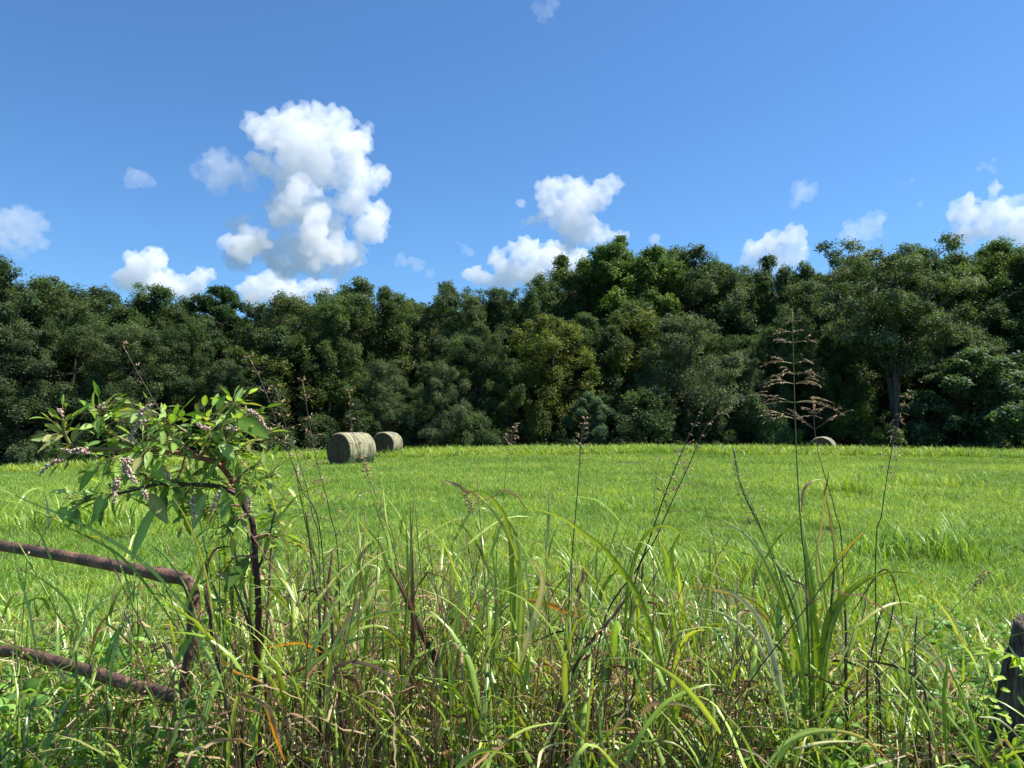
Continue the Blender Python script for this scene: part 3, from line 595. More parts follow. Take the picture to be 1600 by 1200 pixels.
seed_stalk('seed_stalk', [(620, 900), (595, 800), (570, 730), (552, 680), (545, 612)], 2.6, 'faint pinkish seed head standing in front of the trees above the first hay bale', w=2.2, c0=DG, c1=(.17, .12, .1), tail=.24, span=26, up=.9, nb=2, seed=10)
seed_stalk('seed_stalk', [(342, 840), (318, 760), (285, 700), (240, 625), (192, 540)], 2.35, 'long thin brown stalk leaning left above the weed with berries', w=2.2, c0=DG, c1=(.2, .14, .1), tail=.32, span=34, up=1., droop=.1, nb=1, dens=.7, seed=11)
seed_stalk('seed_stalk', [(775, 900), (783, 820), (790, 740), (797, 690), (806, 662)], 2.7, 'tiny headed thin stalk between the hay bales and the middle of the picture', w=1.8, c0=DG, c1=(.3, .22, .16), tail=.06, span=16, up=.6, nb=2, seed=12, dens=.7)
seed_stalk('seed_stalk', [(1120, 1000), (1118, 870), (1100, 790), (1070, 740), (1060, 700)], 2.8, 'short pale feathery seed head low before the leaning pair', w=1.8, c0=DG, c1=(.3, .3, .16), tail=.3, span=26, up=.6, nb=2, seed=13, dens=.8)
seed_stalk('seed_stalk', [(1020, 960), (1030, 860), (1022, 790), (1026, 740), (1032, 712)], 2.8, 'reddish open seed head low in the field left of the leaning pair', w=1.8, c0=DG, c1=(.24, .13, .08), tail=.34, span=24, up=.6, nb=2, seed=14, dens=.6)
seed_stalk('seed_stalk', [(905, 980), (900, 900), (893, 840), (880, 790), (876, 760)], 2.9, 'low reddish open seed head beside the single upright stalk', w=1.6, c0=DG, c1=(.24, .13, .08), tail=.45, span=36, up=.6, nb=2, seed=15, dens=.5)
seed_stalk('seed_stalk', [(40, 900), (60, 850), (90, 800), (118, 760), (135, 735)], 2.4, 'pale bristly seed head over the left end of the rusty pipe', w=1.8, c0=DG, c1=(.36, .3, .2), tail=.5, span=22, up=.9, nb=2, seed=16, dens=.9)
seed_stalk('seed_stalk', [(215, 980), (208, 930), (200, 880), (205, 830), (198, 790)], 2.4, 'pinkish feathery seed head behind the middle of the rusty pipe', w=1.8, c0=DG, c1=(.3, .22, .15), tail=.5, span=24, up=1, nb=2, seed=17, dens=.7)
seed_stalk('seed_stalk', [(735, 960), (742, 900), (752, 850), (738, 800), (726, 770)], 2.5, 'dark thin stalk with a folded dry tip left of the arching middle leaf', w=2.2, c0=DP, c1=DP, tail=.05, span=8, up=1, nb=2, seed=18, dens=.5)
seed_stalk('seed_stalk', [(650, 1000), (622, 900), (600, 830), (580, 770), (568, 715)], 2.6, 'leaning green stalk just right of the first hay bale base', w=2.4, c0=DG, c1=DG, tail=.05, span=10, up=1, nb=2, seed=19, dens=.5)
seed_stalk('seed_stalk', [(1290, 1180), (1350, 1080), (1440, 1000), (1500, 940), (1540, 895)], 2.2, 'bare stalk leaning right across the lower right weeds', w=3.0, c0=DP, c1=DG, tail=.05, span=10, up=1, nb=2, seed=20, dens=.3)

seed_stalk('seed_stalk', [(1250, 1060), (1215, 900), (1180, 800), (1158, 755), (1146, 722)], 2.4, 'pale green feathery seed head on a stem leaning left out of the big upright clump', w=5, c0=GN, c1=LG, tail=.14, span=30, up=.9, droop=.3, nb=3, seed=21, dens=.8, seedcol=np.array([(.4, .4, .2), (.5, .46, .26)]))
def leafy_clump(name, label, items, stems=(), cat='grass clump', mat=None):
    allx = [p for it in items for p in it[0][:1]]; x0 = sum(p[0] for p in allx) / len(allx); Y = items[0][4] if len(items[0]) > 4 else 2.5
    q = P(x0, 1200, Y); root = tag(empty(name, (q[0], Y, float(H(q[0], Y)))), label, cat, 'broad bladed grass clumps')
    mb = MB(); dry = MB()
    for it in items:
        pts, w, c0, c1 = it[:4]; Yi = it[4] if len(it) > 4 else Y
        blade(dry if (c0 in (DS, BN, DP, PL)) else mb, pts, w * .66, c0, c1, Y=Yi)
    if mb.n: mb.build('green_leaves', M_weed, root)
    if dry.n: dry.build('dry_leaves', M_dry, root)
    st = MB()
    for it in stems:
        pts, w, c0, c1 = it[:4]; Yi = it[4] if len(it) > 4 else Y
        W3 = np.array([P(x, y, Yi + .03 * i) for i, (x, y) in enumerate(pts)]); foot = W3[0] + (W3[0] - W3[1]) * .3; foot[2] = float(H(foot[0], foot[1]))
        sp = smooth_path(np.concatenate((foot[None], W3)), 30); s = np.linspace(0, 1, 30)
        nodes = 1 + .25 * (np.abs(np.sin(s * 14)) < .12)
        tube(st, sp, w / 2 * Yi / F * (1 - .5 * s) * nodes, mixc(c0, c1, s), 7)
    if st.n: st.build('stems', M_stem, root)
    return root
leafy_clump('grass_clump', 'big upright clump with orange yellow blade, right of the middle', [
 ([(1268, 1110), (1258, 980), (1240, 880), (1226, 806)], 15, GN, GN, 2.4), ([(1274, 1100), (1272, 930), (1254, 820), (1247, 742)], 14, GN, LG, 2.42),
 ([(1290, 1100), (1292, 960), (1280, 870), (1267, 798)], 14, LG, GN, 2.38), ([(1262, 1110), (1240, 990), (1205, 900), (1170, 840), (1122, 808)], 15, GN, PL, 2.3),
 ([(1280, 1090), (1276, 990), (1262, 900), (1258, 830)], 17, GN, GN, 2.44), ([(1278, 1120), (1300, 980), (1330, 925), (1382, 896), (1438, 903), (1486, 950)], 11, GN, YE, 2.3),
 ([(1282, 1100), (1292, 975), (1320, 930), (1350, 905), (1392, 892)], 20, DG, GN, 2.36), ([(1276, 990), (1300, 890), (1330, 850), (1357, 826)], 10, GN, OR, 2.4),
 ([(1318, 1000), (1310, 900), (1300, 830), (1289, 765)], 12, YE, OR, 2.32), ([(1290, 960), (1277, 880), (1284, 815), (1289, 770)], 9, YE, OR, 2.33),
 ([(1288, 775), (1292, 755), (1297, 728)], 6, BN, DP, 2.42), ([(1252, 800), (1256, 765), (1270, 752), (1284, 748)], 8, DP, PL, 2.4),
 ([(1310, 1040), (1345, 975), (1392, 945), (1432, 948), (1452, 1000)], 8, YE, YE, 2.3), ([(1330, 960), (1380, 890), (1405, 935), (1413, 1005)], 5, BN, DP, 2.34),
 ([(1240, 1090), (1222, 1010), (1190, 950), (1130, 925), (1060, 912)], 9, GN, OR, 2.2), ([(1230, 1130), (1212, 1040), (1190, 975), (1150, 930), (1098, 918)], 17, PL, PL, 2.15),
 ([(1215, 1080), (1180, 1000), (1130, 960), (1075, 950)], 12, PL, LG, 2.2), ([(1262, 1080), (1244, 940), (1205, 870), (1160, 850)], 13, LG, PL, 2.35),
 ([(1280, 1120), (1290, 1000), (1318, 940), (1318, 870)], 12, LG, YE, 2.46), ([(1300, 1060), (1335, 1000), (1340, 960)], 12, LG, LG, 2.5),
 ([(1260, 1130), (1235, 1060), (1215, 985), (1205, 900)], 13, GN, LG, 2.5), ([(1250, 1100), (1190, 900), (1150, 860), (1090, 850)], 9, LG, LG, 2.5)],
 [([(1286, 1120), (1296, 980), (1304, 860), (1292, 780)], 6, DP, DG, 2.42), ([(1322, 1080), (1322, 1000), (1320, 940)], 6, DP, DP, 2.4), ([(1258, 1110), (1248, 980), (1205, 860), (1160, 765), (1146, 700)], 6, GN, DG, 2.4),
  ([(1272, 1120), (1270, 1000), (1262, 900)], 9, GN, GN, 2.4), ([(1355, 1090), (1362, 1020), (1378, 950)], 4, DP, DP, 2.4)])
leafy_clump('grass_clump', 'arching broad bladed clump in the middle of the foreground', [
 ([(800, 1080), (800, 930), (796, 830), (770, 780), (738, 768), (702, 796)], 13, GN, GN, 2.4), ([(812, 1080), (815, 930), (800, 850), (765, 792), (742, 768)], 15, LG, PL, 2.42),
 ([(806, 1060), (812, 900), (806, 835), (788, 812), (770, 860), (762, 885)], 13, LG, LG, 2.38), ([(1060, 1150), (1010, 960), (955, 870), (905, 828), (870, 806), (808, 786)], 15, GN, LG, 2.3),
 ([(853, 860), (858, 800), (858, 765)], 10, LG, PL, 2.6), ([(772, 1060), (776, 940), (768, 850)], 14, GN, GN, 2.45),
 ([(790, 1100), (830, 980), (848, 915), (838, 880), (820, 874)], 17, PL, PL, 2.3), ([(740, 1150), (732, 1040), (750, 960), (790, 900)], 17, GN, LG, 2.2),
 ([(716, 1180), (705, 1060), (716, 960), (720, 910), (700, 915)], 15, LG, LG, 2.2), ([(745, 1160), (725, 1010), (700, 930), (675, 868)], 14, GN, PL, 2.35),
 ([(895, 960), (860, 945), (820, 938), (780, 940)], 14, OR, GN, 2.35), ([(890, 1100), (890, 1000), (892, 880)], 8, PL, PL, 2.35),
 ([(995, 1010), (990, 940), (985, 870), (966, 845)], 8, YE, BN, 2.4), ([(978, 1050), (980, 930), (1000, 850), (1030, 822), (1060, 830), (1085, 870)], 13, GN, LG, 2.45),
 ([(800, 1130), (768, 1010), (800, 900), (850, 780)], 8, GN, LG, 2.6)],
 [([(885, 1160), (880, 1080), (888, 980), (893, 880)], 8, DP, DP, 2.4), ([(800, 1150), (804, 1000), (808, 880)], 8, GN, GN, 2.4), ([(860, 1180), (900, 1040), (960, 960), (990, 920)], 8, DP, DP, 2.4), ([(975, 1190), (990, 1080), (1000, 940), (1005, 880)], 6, DG, DP, 2.4)])
leafy_clump('grass_clump', 'clump with a long dark dead blade sloping down, left of the middle', [
 ([(715, 1120), (690, 1050), (660, 990), (625, 915), (592, 862)], 20, DP, BN, 2.3), ([(640, 1150), (645, 990), (643, 860), (640, 776)], 13, BN, DS, 2.4), ([(625, 1100), (636, 950), (636, 850), (632, 800)], 12, GN, GN, 2.45),
 ([(622, 1080), (618, 930), (606, 830), (597, 752)], 13, GN, LG, 2.4), ([(600, 1080), (612, 940), (596, 860), (568, 822), (560, 812)], 13, LG, LG, 2.4),
 ([(560, 1100), (575, 960), (560, 880), (585, 840), (545, 830)], 12, GN, LG, 2.45), ([(520, 1120), (540, 1000), (575, 940), (592, 890), (560, 880)], 15, LG, PL, 2.3),
 ([(490, 1060), (530, 990), (560, 940), (590, 900), (625, 878)], 9, BN, DP, 2.35), ([(505, 1150), (520, 1020), (552, 960), (582, 900)], 14, LG, PL, 2.15),
 ([(500, 1060), (560, 975), (620, 955), (665, 960)], 12, LG, LG, 2.2), ([(520, 1040), (560, 985), (610, 985), (650, 1040)], 10, LG, BN, 2.25),
 ([(505, 1020), (470, 1005), (420, 1012), (355, 1030)], 11, OR, DS, 2.2), ([(520, 1050), (590, 1035), (620, 1050), (632, 1110)], 12, GN, OR, 2.2), ([(515, 1045), (550, 1062), (560, 1085), (556, 1130)], 13, BN, DP, 2.25),
 ([(500, 900), (480, 820), (465, 745), (468, 715)], 10, GN, BN, 2.5), ([(515, 850), (545, 810), (560, 775), (576, 766)], 10, GN, DP, 2.5)],
 [([(512, 1190), (508, 1080), (506, 980), (520, 860)], 9, DP, BN, 2.35), ([(540, 1190), (526, 1080), (518, 960)], 9, DP, DP, 2.3), ([(500, 1000), (490, 900), (478, 800)], 5, DP, DP, 2.4), ([(640, 1190), (628, 1060), (620, 960)], 7, GN, DP, 2.4), ([(606, 1190), (600, 1080), (598, 980)], 6, DP, GN, 2.4)])
leafy_clump('grass_clump', 'curling dry brown and green clump between the berry weed stem and the middle', [
 ([(440, 1180), (425, 1120), (412, 1100), (380, 1085), (360, 1087)], 13, DS, BN, 2.1), ([(445, 1190), (430, 1150), (418, 1115), (410, 1095)], 9, OR, BN, 2.1), ([(325, 960), (322, 920), (330, 905), (338, 940)], 10, BN, DS, 2.3),
 ([(322, 890), (335, 860), (360, 855), (380, 872)], 7, DP, BN, 2.35), ([(430, 1000), (420, 960), (405, 945), (385, 942)], 9, DS, BN, 2.3), ([(355, 1200), (360, 1150), (368, 1100), (372, 1085)], 14, LG, LG, 2.05),
 ([(300, 985), (330, 1030), (350, 1080), (365, 1110)], 10, LG, LG, 2.2), ([(345, 1030), (365, 1050), (400, 1062), (430, 1080)], 10, OR, BN, 2.2), ([(300, 960), (325, 1000), (345, 1050)], 8, PL, LG, 2.2),
 ([(420, 1060), (470, 1045), (500, 1040), (520, 1048)], 11, BN, DS, 2.25), ([(395, 1060), (392, 920), (402, 860), (430, 800)], 9, GN, LG, 2.4), ([(345, 1080), (352, 920), (345, 800)], 9, LG, DG, 2.45)],
 [([(372, 1200), (352, 1090), (332, 1000), (322, 880)], 8, DP, DP, 2.25), ([(378, 1190), (376, 1090), (368, 1000), (360, 900)], 5, DP, DG, 2.3), ([(352, 1100), (350, 980), (330, 900), (310, 800)], 5, GN, DG, 2.3)])
leafy_clump('grass_clump', 'long green blades crossing in front of the left end of the rusty pipe', [
 ([(300, 960), (225, 880), (130, 820), (60, 790), (-20, 755)], 9, LG, LG, 2.2), ([(290, 1000), (200, 880), (120, 830), (40, 790), (-30, 775)], 7, GN, LG, 2.25), ([(90, 900), (60, 830), (30, 790), (10, 760)], 7, GN, LG, 2.3),
 ([(60, 1040), (45, 950), (30, 900), (20, 850)], 9, LG, LG, 2.1), ([(110, 1040), (130, 980), (160, 940), (200, 925)], 9, LG, PL, 2.1), ([(20, 800), (35, 775), (50, 765), (64, 762)], 9, GN, LG, 2.4), ([(75, 830), (75, 790), (70, 768)], 10, PL, LG, 2.45),
 ([(130, 1010), (105, 940), (55, 900), (0, 885)], 8, LG, YE, 2.2), ([(400, 1000), (330, 985), (270, 968), (220, 985)], 6, LG, YE, 2.2), ([(140, 1030), (152, 985), (170, 960), (190, 950)], 8, OR, BN, 2.2),
 ([(205, 980), (195, 960), (200, 945), (200, 938)], 12, DS, BN, 2.15), ([(172, 1080), (175, 1030), (185, 995), (188, 960)], 11, LG, YE, 2.15), ([(105, 1070), (90, 1045), (80, 1035), (55, 1018)], 16, PL, BN, 2.3)],
 [([(120, 1050), (90, 960), (30, 850)], 4, GN, GN, 2.25), ([(205, 1050), (210, 900), (212, 800)], 3, GN, LG, 2.4)])
leafy_clump('grass_clump', 'low yellow green curling blades at the bottom edge right of the middle', [
 ([(1190, 1210), (1230, 1160), (1290, 1142), (1350, 1155), (1405, 1205)], 14, LG, OR, 1.95), ([(1190, 1230), (1245, 1150), (1300, 1142), (1352, 1150)], 13, GN, LG, 2.0), ([(1240, 1170), (1290, 1160), (1345, 1158)], 10, PL, PL, 2.0),
 ([(900, 1230), (960, 1180), (1000, 1160), (1060, 1165), (1100, 1215)], 9, GN, YE, 1.9), ([(1140, 1110), (1165, 1080), (1215, 1060)], 9, PL, DS, 2.1), ([(1000, 1120), (1020, 1100), (1060, 1100), (1090, 1110)], 13, DS, PL, 2.0),
 ([(700, 1215), (740, 1178), (780, 1175), (815, 1200)], 14, LG, LG, 1.85), ([(840, 1200), (850, 1170), (890, 1160), (915, 1175)], 12, PL, LG, 1.9), ([(1300, 1195), (1270, 1160), (1250, 1120), (1200, 1100)], 10, LG, PL, 2.1),
 ([(1480, 1200), (1475, 1090), (1480, 1040), (1478, 1020)], 12, GN, LG, 2.1), ([(1530, 1210), (1522, 1140), (1500, 1080), (1465, 1010)], 14, LG, GN, 2.05), ([(1425, 1065), (1460, 1030), (1520, 1010), (1610, 985)], 9, LG, GN, 2.1),
 ([(1478, 1060), (1462, 1030), (1430, 1005), (1408, 1000)], 12, PL, LG, 2.3), ([(1465, 1180), (1452, 1130), (1440, 1100), (1430, 1085)], 14, LG, YE, 2.1), ([(1530, 1120), (1560, 1125), (1590, 1150), (1610, 1180)], 7, PL, BN, 2.0),
 ([(1460, 1090), (1420, 1050), (1370, 1035), (1325, 1032)], 9, DP, BN, 2.2), ([(1385, 1075), (1395, 1030), (1410, 1012)], 12, PL, PL, 2.3), ([(1550, 1210), (1530, 1160), (1525, 1120)], 12, GN, GN, 2.0)],
 [([(1450, 1120), (1432, 1070), (1430, 1000), (1433, 960)], 4, DP, DP, 2.3), ([(1375, 1100), (1372, 1040), (1390, 980), (1398, 930)], 4, DP, DP, 2.4)])
# clumps standing out in the open field
def field_tuft(px, py, Y, n, Lr, label, rad=.35, wr=(.012, .022)):
    p = P(px, py, Y); x = p[0]; z = float(H(x, Y)); rg = np.random.default_rng(int(px))
    root = empty('grass_tuft', (x, Y, z)); mb = MB(); b = np.column_stack((x + rg.normal(0, rad, n), Y + rg.normal(0, rad * .7, n), np.full(n, z)))
    az = rg.uniform(0, 6.283, n); k = 6; sp = arch(b, az, rg.uniform(.05, .55, n), rg.uniform(.8, 2.1, n), rg.uniform(*Lr, n), k)
    side = np.stack((-np.sin(az), np.cos(az), 0 * az), -1)[:, None].repeat(k, 1); col = np.array(T_PAL)[rg.integers(0, 4, n)] * rg.uniform(.8, 1.25, (n, 1))
    flat_ribbon(mb, sp, (rg.uniform(*wr, n) / 2)[:, None] * wprof(k)[None], side, col[:, None].repeat(k, 1)); tag(mb.build('blades', M_field, root), kind='stuff')
    return tag(root, label, 'grass tuft', 'taller tufts in the field')
field_tuft(1450, 870, 9.2, 260, (.35, .75), 'bright yellow green arching tuft in the right of the field')
field_tuft(1325, 765, 18, 150, (.4, .8), 'dark upright tuft in the field beyond the tallest clump', .3)
field_tuft(1465, 760, 20, 200, (.35, .7), 'spreading tuft in the field behind the bright yellow green one', .6)
field_tuft(150, 815, 12, 420, (.4, .8), 'large dark green tuft in the left of the field under the berry weed', .8, (.016, .026))
field_tuft(975, 790, 14, 160, (.3, .55), 'low tuft in the middle of the field left of the leaning pair', .5)
field_tuft(1150, 870, 8, 340, (.3, .6), 'patch of longer grass in the field below the leaning pair', .7)

# ------------------------------------------------------------------ the weed with pink berries (pokeweed)
def ovate(mb, base, d, up, L, Wd, col, rg, k=8, droop=.35):
    d = unit(d); s = np.linspace(0, 1, k); ax = unit(np.cross(d, up)); nrm = np.cross(ax, d)
    sp = base + d * (s * L)[:, None] - nrm * (droop * L * s ** 2)[:, None] * rg.uniform(.2, 1.4)
    wd = Wd / 2 * np.clip(np.sin(np.pi * np.clip(s, 0, 1) ** .8) ** .8, 0, 1) * (1 + .06 * np.sin(s * 22)) ; wd[0] = .0012; wd[-1] = .0004
    tw = rg.normal(0, .25); side = ax[None].repeat(k, 0) * math.cos(tw) + nrm * math.sin(tw)
    c = np.asarray(col) * rg.uniform(.75, 1.3) * (1 + rg.normal(0, .05, (k, 1))); ribbon(mb, sp[None], wd[None], side[None], c[None], rg.uniform(.1, .3))
def icos(mb, c, r, col):
    t = (1 + 5 ** .5) / 2; v = np.array([(-1, t, 0), (1, t, 0), (-1, -t, 0), (1, -t, 0), (0, -1, t), (0, 1, t), (0, -1, -t), (0, 1, -t), (t, 0, -1), (t, 0, 1), (-t, 0, -1), (-t, 0, 1)]) / 1.902
    f = np.array([(0, 11, 5), (0, 5, 1), (0, 1, 7), (0, 7, 10), (0, 10, 11), (1, 5, 9), (5, 11, 4), (11, 10, 2), (10, 7, 6), (7, 1, 8), (3, 9, 4), (3, 4, 2), (3, 2, 6), (3, 6, 8), (3, 8, 9), (4, 9, 5), (2, 4, 11), (6, 2, 10), (8, 6, 7), (9, 8, 1)])
    n = len(c); V = (c[:, None] + v[None] * np.asarray(r).reshape(-1, 1, 1)).reshape(-1, 3); T = (np.arange(n)[:, None, None] * 12 + f[None]).reshape(-1, 3); mb.add(V, t=T, c=np.repeat(col, 12, 0))
poke = tag(empty('berry_weed', tuple(P(402, 1180, 2.3)[:2]) + (float(H(P(402, 1180, 2.3)[0], 2.3)),)), 'tall leafy weed with dark maroon stem and drooping pink berry clusters at left', 'weed')
MR, PK = (.10, .02, .025), (.36, .14, .12)
st = MB()
def branch(pts, w0, w1, c0, c1, Y0, Y1, k=30):
    n = len(pts); W3 = np.array([P(x, y, Y0 + (Y1 - Y0) * i / (n - 1)) for i, (x, y) in enumerate(pts)]); sp = smooth_path(W3, k); s = np.linspace(0, 1, k)
    tube(st, sp, (w0 + (w1 - w0) * s) / 2 * Y0 / F, mixc(c0, c1, s), 8); return sp
ms = branch([(410, 1420), (404, 1180), (400, 1080), (404, 950), (398, 860), (394, 815), (383, 795), (374, 768), (366, 756)], 10.5, 8, (.045, .012, .014), (.06, .014, .016), 2.3, 2.3)
BR_ = [
 branch([(368, 760), (345, 728), (315, 716), (270, 706), (220, 702), (150, 701), (115, 698), (101, 676), (98, 655)], 9, 3.5, (.3, .03, .05), (.30, .34, .12), 2.3, 2.1),
 branch([(375, 775), (340, 760), (290, 757), (245, 757), (200, 768), (150, 778), (112, 793)], 8, 3, (.08, .03, .03), (.12, .1, .05), 2.3, 2.2),
 branch([(345, 730), (320, 700), (292, 676), (262, 658), (236, 642), (220, 646)], 6, 3, (.28, .2, .12), (.25, .3, .1), 2.3, 2.15),
 branch([(350, 735), (352, 700), (345, 665), (362, 640), (370, 632)], 6, 3, (.2, .18, .08), (.2, .3, .08), 2.3, 2.25),
 branch([(345, 728), (352, 690), (380, 655), (392, 648)], 5, 2.5, (.2, .22, .08), (.2, .3, .08), 2.3, 2.3),
 branch([(225, 702), (200, 690), (165, 672), (155, 650), (160, 640)], 5, 2.5, (.25, .2, .1), (.2, .3, .08), 2.2, 2.15),
 branch([(315, 716), (290, 700), (255, 690), (232, 700), (215, 715)], 4, 2.5, PK, (.2, .3, .08), 2.25, 2.1),
 branch([(372, 770), (330, 740), (300, 742), (280, 735)], 5, 2.5, PK, (.2, .28, .1), 2.35, 2.4),
 branch([(378, 790), (345, 790), (318, 800), (300, 790)], 4, 2.5, PK, (.2, .28, .1), 2.35, 2.3),
 branch([(398, 900), (415, 860), (430, 800), (445, 775)], 5, 2.5, (.08, .02, .02), (.2, .28, .1), 2.3, 2.35),
 branch([(400, 1010), (380, 950), (360, 900)], 5, 3, (.06, .02, .02), (.1, .12, .04), 2.3, 2.3)]
for (a, b_, c_) in (((330, 738), (350, 700), (372, 672)), ((310, 716), (330, 690), (318, 660)), ((290, 712), (280, 742), (262, 760)), ((250, 704), (240, 730), (250, 752)), ((180, 702), (170, 725), (150, 735)), ((365, 756), (385, 735), (410, 722)), ((372, 770), (400, 752), (428, 742)), ((300, 757), (285, 785), (292, 806)), ((392, 800), (370, 812), (350, 840)), ((396, 840), (420, 835), (440, 850)), ((275, 706), (262, 680), (270, 655)), ((345, 730), (365, 705), (396, 690)), ((398, 870), (370, 870), (345, 890)), ((245, 757), (225, 742), (205, 735))):
    BR_.append(branch([a, b_, c_], 4, 2, PK, (.22, .28, .1), 2.28, 2.28 + (a[0] % 7 - 3) * .04))
for (a, b_, c_) in (((408, 1190), (396, 1000), (352, 800)), ((420, 1190), (410, 1000), (385, 820)), ((394, 1180), (415, 1000), (424, 850))): branch([a, b_, c_], 5, 3, DP, (.2, .12, .08), 2.33, 2.36)
st.build('stem', M_stem, poke)
lv = MB(); rg = np.random.default_rng(77)
PG = np.array([(.19, .31, .055), (.25, .37, .085), (.11, .2, .035), (.32, .44, .14), (.3, .3, .1)])
for bi, sp in enumerate(BR_):
    n = (95, 75, 50, 44, 34, 38, 44, 54, 44, 34, 20)[bi] if bi < 11 else 30
    for i in range(n):
        t = rg.uniform(.12, 1) if i > 4 else rg.uniform(.88, 1); q = t * 29; j = min(int(q), 28); b = sp[j]
        T = unit(sp[min(j + 1, 29)] - sp[j]); d = T * rg.uniform(.1, 1.0) + unit(rg.normal(0, 1, 3) * np.array((1, .8, .6))) * .9 + np.array((0, 0, .25 if t > .8 else -.1))
        L = rg.uniform(.022, .062) * (.8 if t > .85 else 1.0); pet = unit(d) * rg.choice((.012, .03, .06)) ; tube(lv, np.array((b, b + pet)), .001, (.3, .25, .1), 4)
        ovate(lv, b + pet, d, np.array((0, 0, 1.)) + rg.normal(0, .45, 3), L, L * rg.uniform(.3, .42), PG[rg.integers(0, 5)], rg, droop=.45)
for (x, y, dx, dy, L, Wd) in ((242, 790, -40, 70, .16, .05), (232, 770, 30, 45, .11, .04), (165, 770, -18, 35, .08, .035), (150, 725, -22, 30, .09, .03), (345, 690, 22, 30, .08, .035), (370, 655, 36, 14, .12, .045), (110, 672, -40, 20, .1, .018), (345, 760, 10, 60, .12, .04), (225, 715, 35, 30, .12, .05), (135, 668, 24, -20, .09, .035), (178, 648, 25, -10, .1, .04), (158, 655, -14, -20, .09, .035), (152, 680, 10, -14, .06, .035), (115, 793, -12, 8, .07, .05), (110, 795, 5, 14, .07, .04), (388, 870, -20, 26, .1, .045), (322, 770, -30, 60, .11, .03), (345, 770, 25, 85, .13, .035)):
    b = P(x, y, 2.2); d = P(x + dx, y + dy, 2.16) - b; ovate(lv, b, d, np.array((.1, -.7, .7)), L, Wd, PG[rg.integers(0, 5)], rg, droop=.2)
lv.build('leaves', M_broad, poke)
def raceme(pts, Y, n, r=.0038, ripe=0):
    mb = MB(); W3 = np.array([P(x, y, Y) for x, y in pts]); sp = smooth_path(W3, 16); tube(mb, sp, np.linspace(.0014, .0006, 16), (.42, .2, .2), 5)
    q = rg.uniform(.08, 1, n) * 14.99; j = q.astype(int); f = (q - j)[:, None]; p = sp[j] * (1 - f) + sp[j + 1] * f; d = unit(rg.normal(0, 1, (n, 3))); off = (r * 1.7 * (1.25 - q / 20))[:, None]
    c = p + d * off; col = np.array([(.74, .56, .42), (.62, .42, .32), (.66, .6, .38), (.45, .26, .2)])[rg.integers(0, 4, n)] * rg.uniform(.8, 1.15, (n, 1)); col[rg.random(n) < ripe] = (.03, .01, .02)
    for a, b in zip(p, c): tube(mb, np.array((a, b)), .0005, (.4, .2, .18), 3)
    icos(mb, c, r * rg.uniform(.6, 1.1, n) * (1.2 - q / 28), col); mb.build('berry_cluster', M_berry, poke)
M_berry = leaf_mat('berry_mat', .1, (1.2, .9, .8), .4, .5)
for (pts, Y, n) in (([(216, 652), (225, 640), (236, 632)], 2.15, 34), ([(236, 655), (218, 662), (206, 680), (205, 690)], 2.15, 40), ([(385, 640), (402, 650), (412, 664), (424, 672)], 2.28, 56), ([(195, 715), (200, 735), (208, 748), (213, 755)], 2.1, 60), ([(205, 715), (196, 728), (192, 742)], 2.12, 36),
                    ([(140, 706), (125, 704), (110, 706), (98, 702)], 2.1, 48), ([(100, 715), (85, 722), (72, 730), (62, 742)], 2.1, 34), ([(185, 745), (180, 765), (179, 785)], 2.15, 50), ([(330, 672), (318, 668), (308, 662)], 2.25, 26), ([(96, 650), (94, 643), (90, 640)], 2.1, 16), ([(160, 640), (158, 634), (163, 630)], 2.15, 10),
                    ([(255, 730), (262, 742), (266, 752)], 2.3, 24), ([(345, 768), (336, 782), (330, 800)], 2.3, 28), ([(385, 770), (390, 785), (388, 798)], 2.3, 22), ([(300, 775), (302, 795), (306, 812)], 2.3, 36), ([(222, 765), (228, 775), (230, 784)], 2.2, 18), ([(370, 668), (362, 672), (352, 668)], 2.3, 24)):
    raceme(pts, Y - .13, int(n * 1.35))

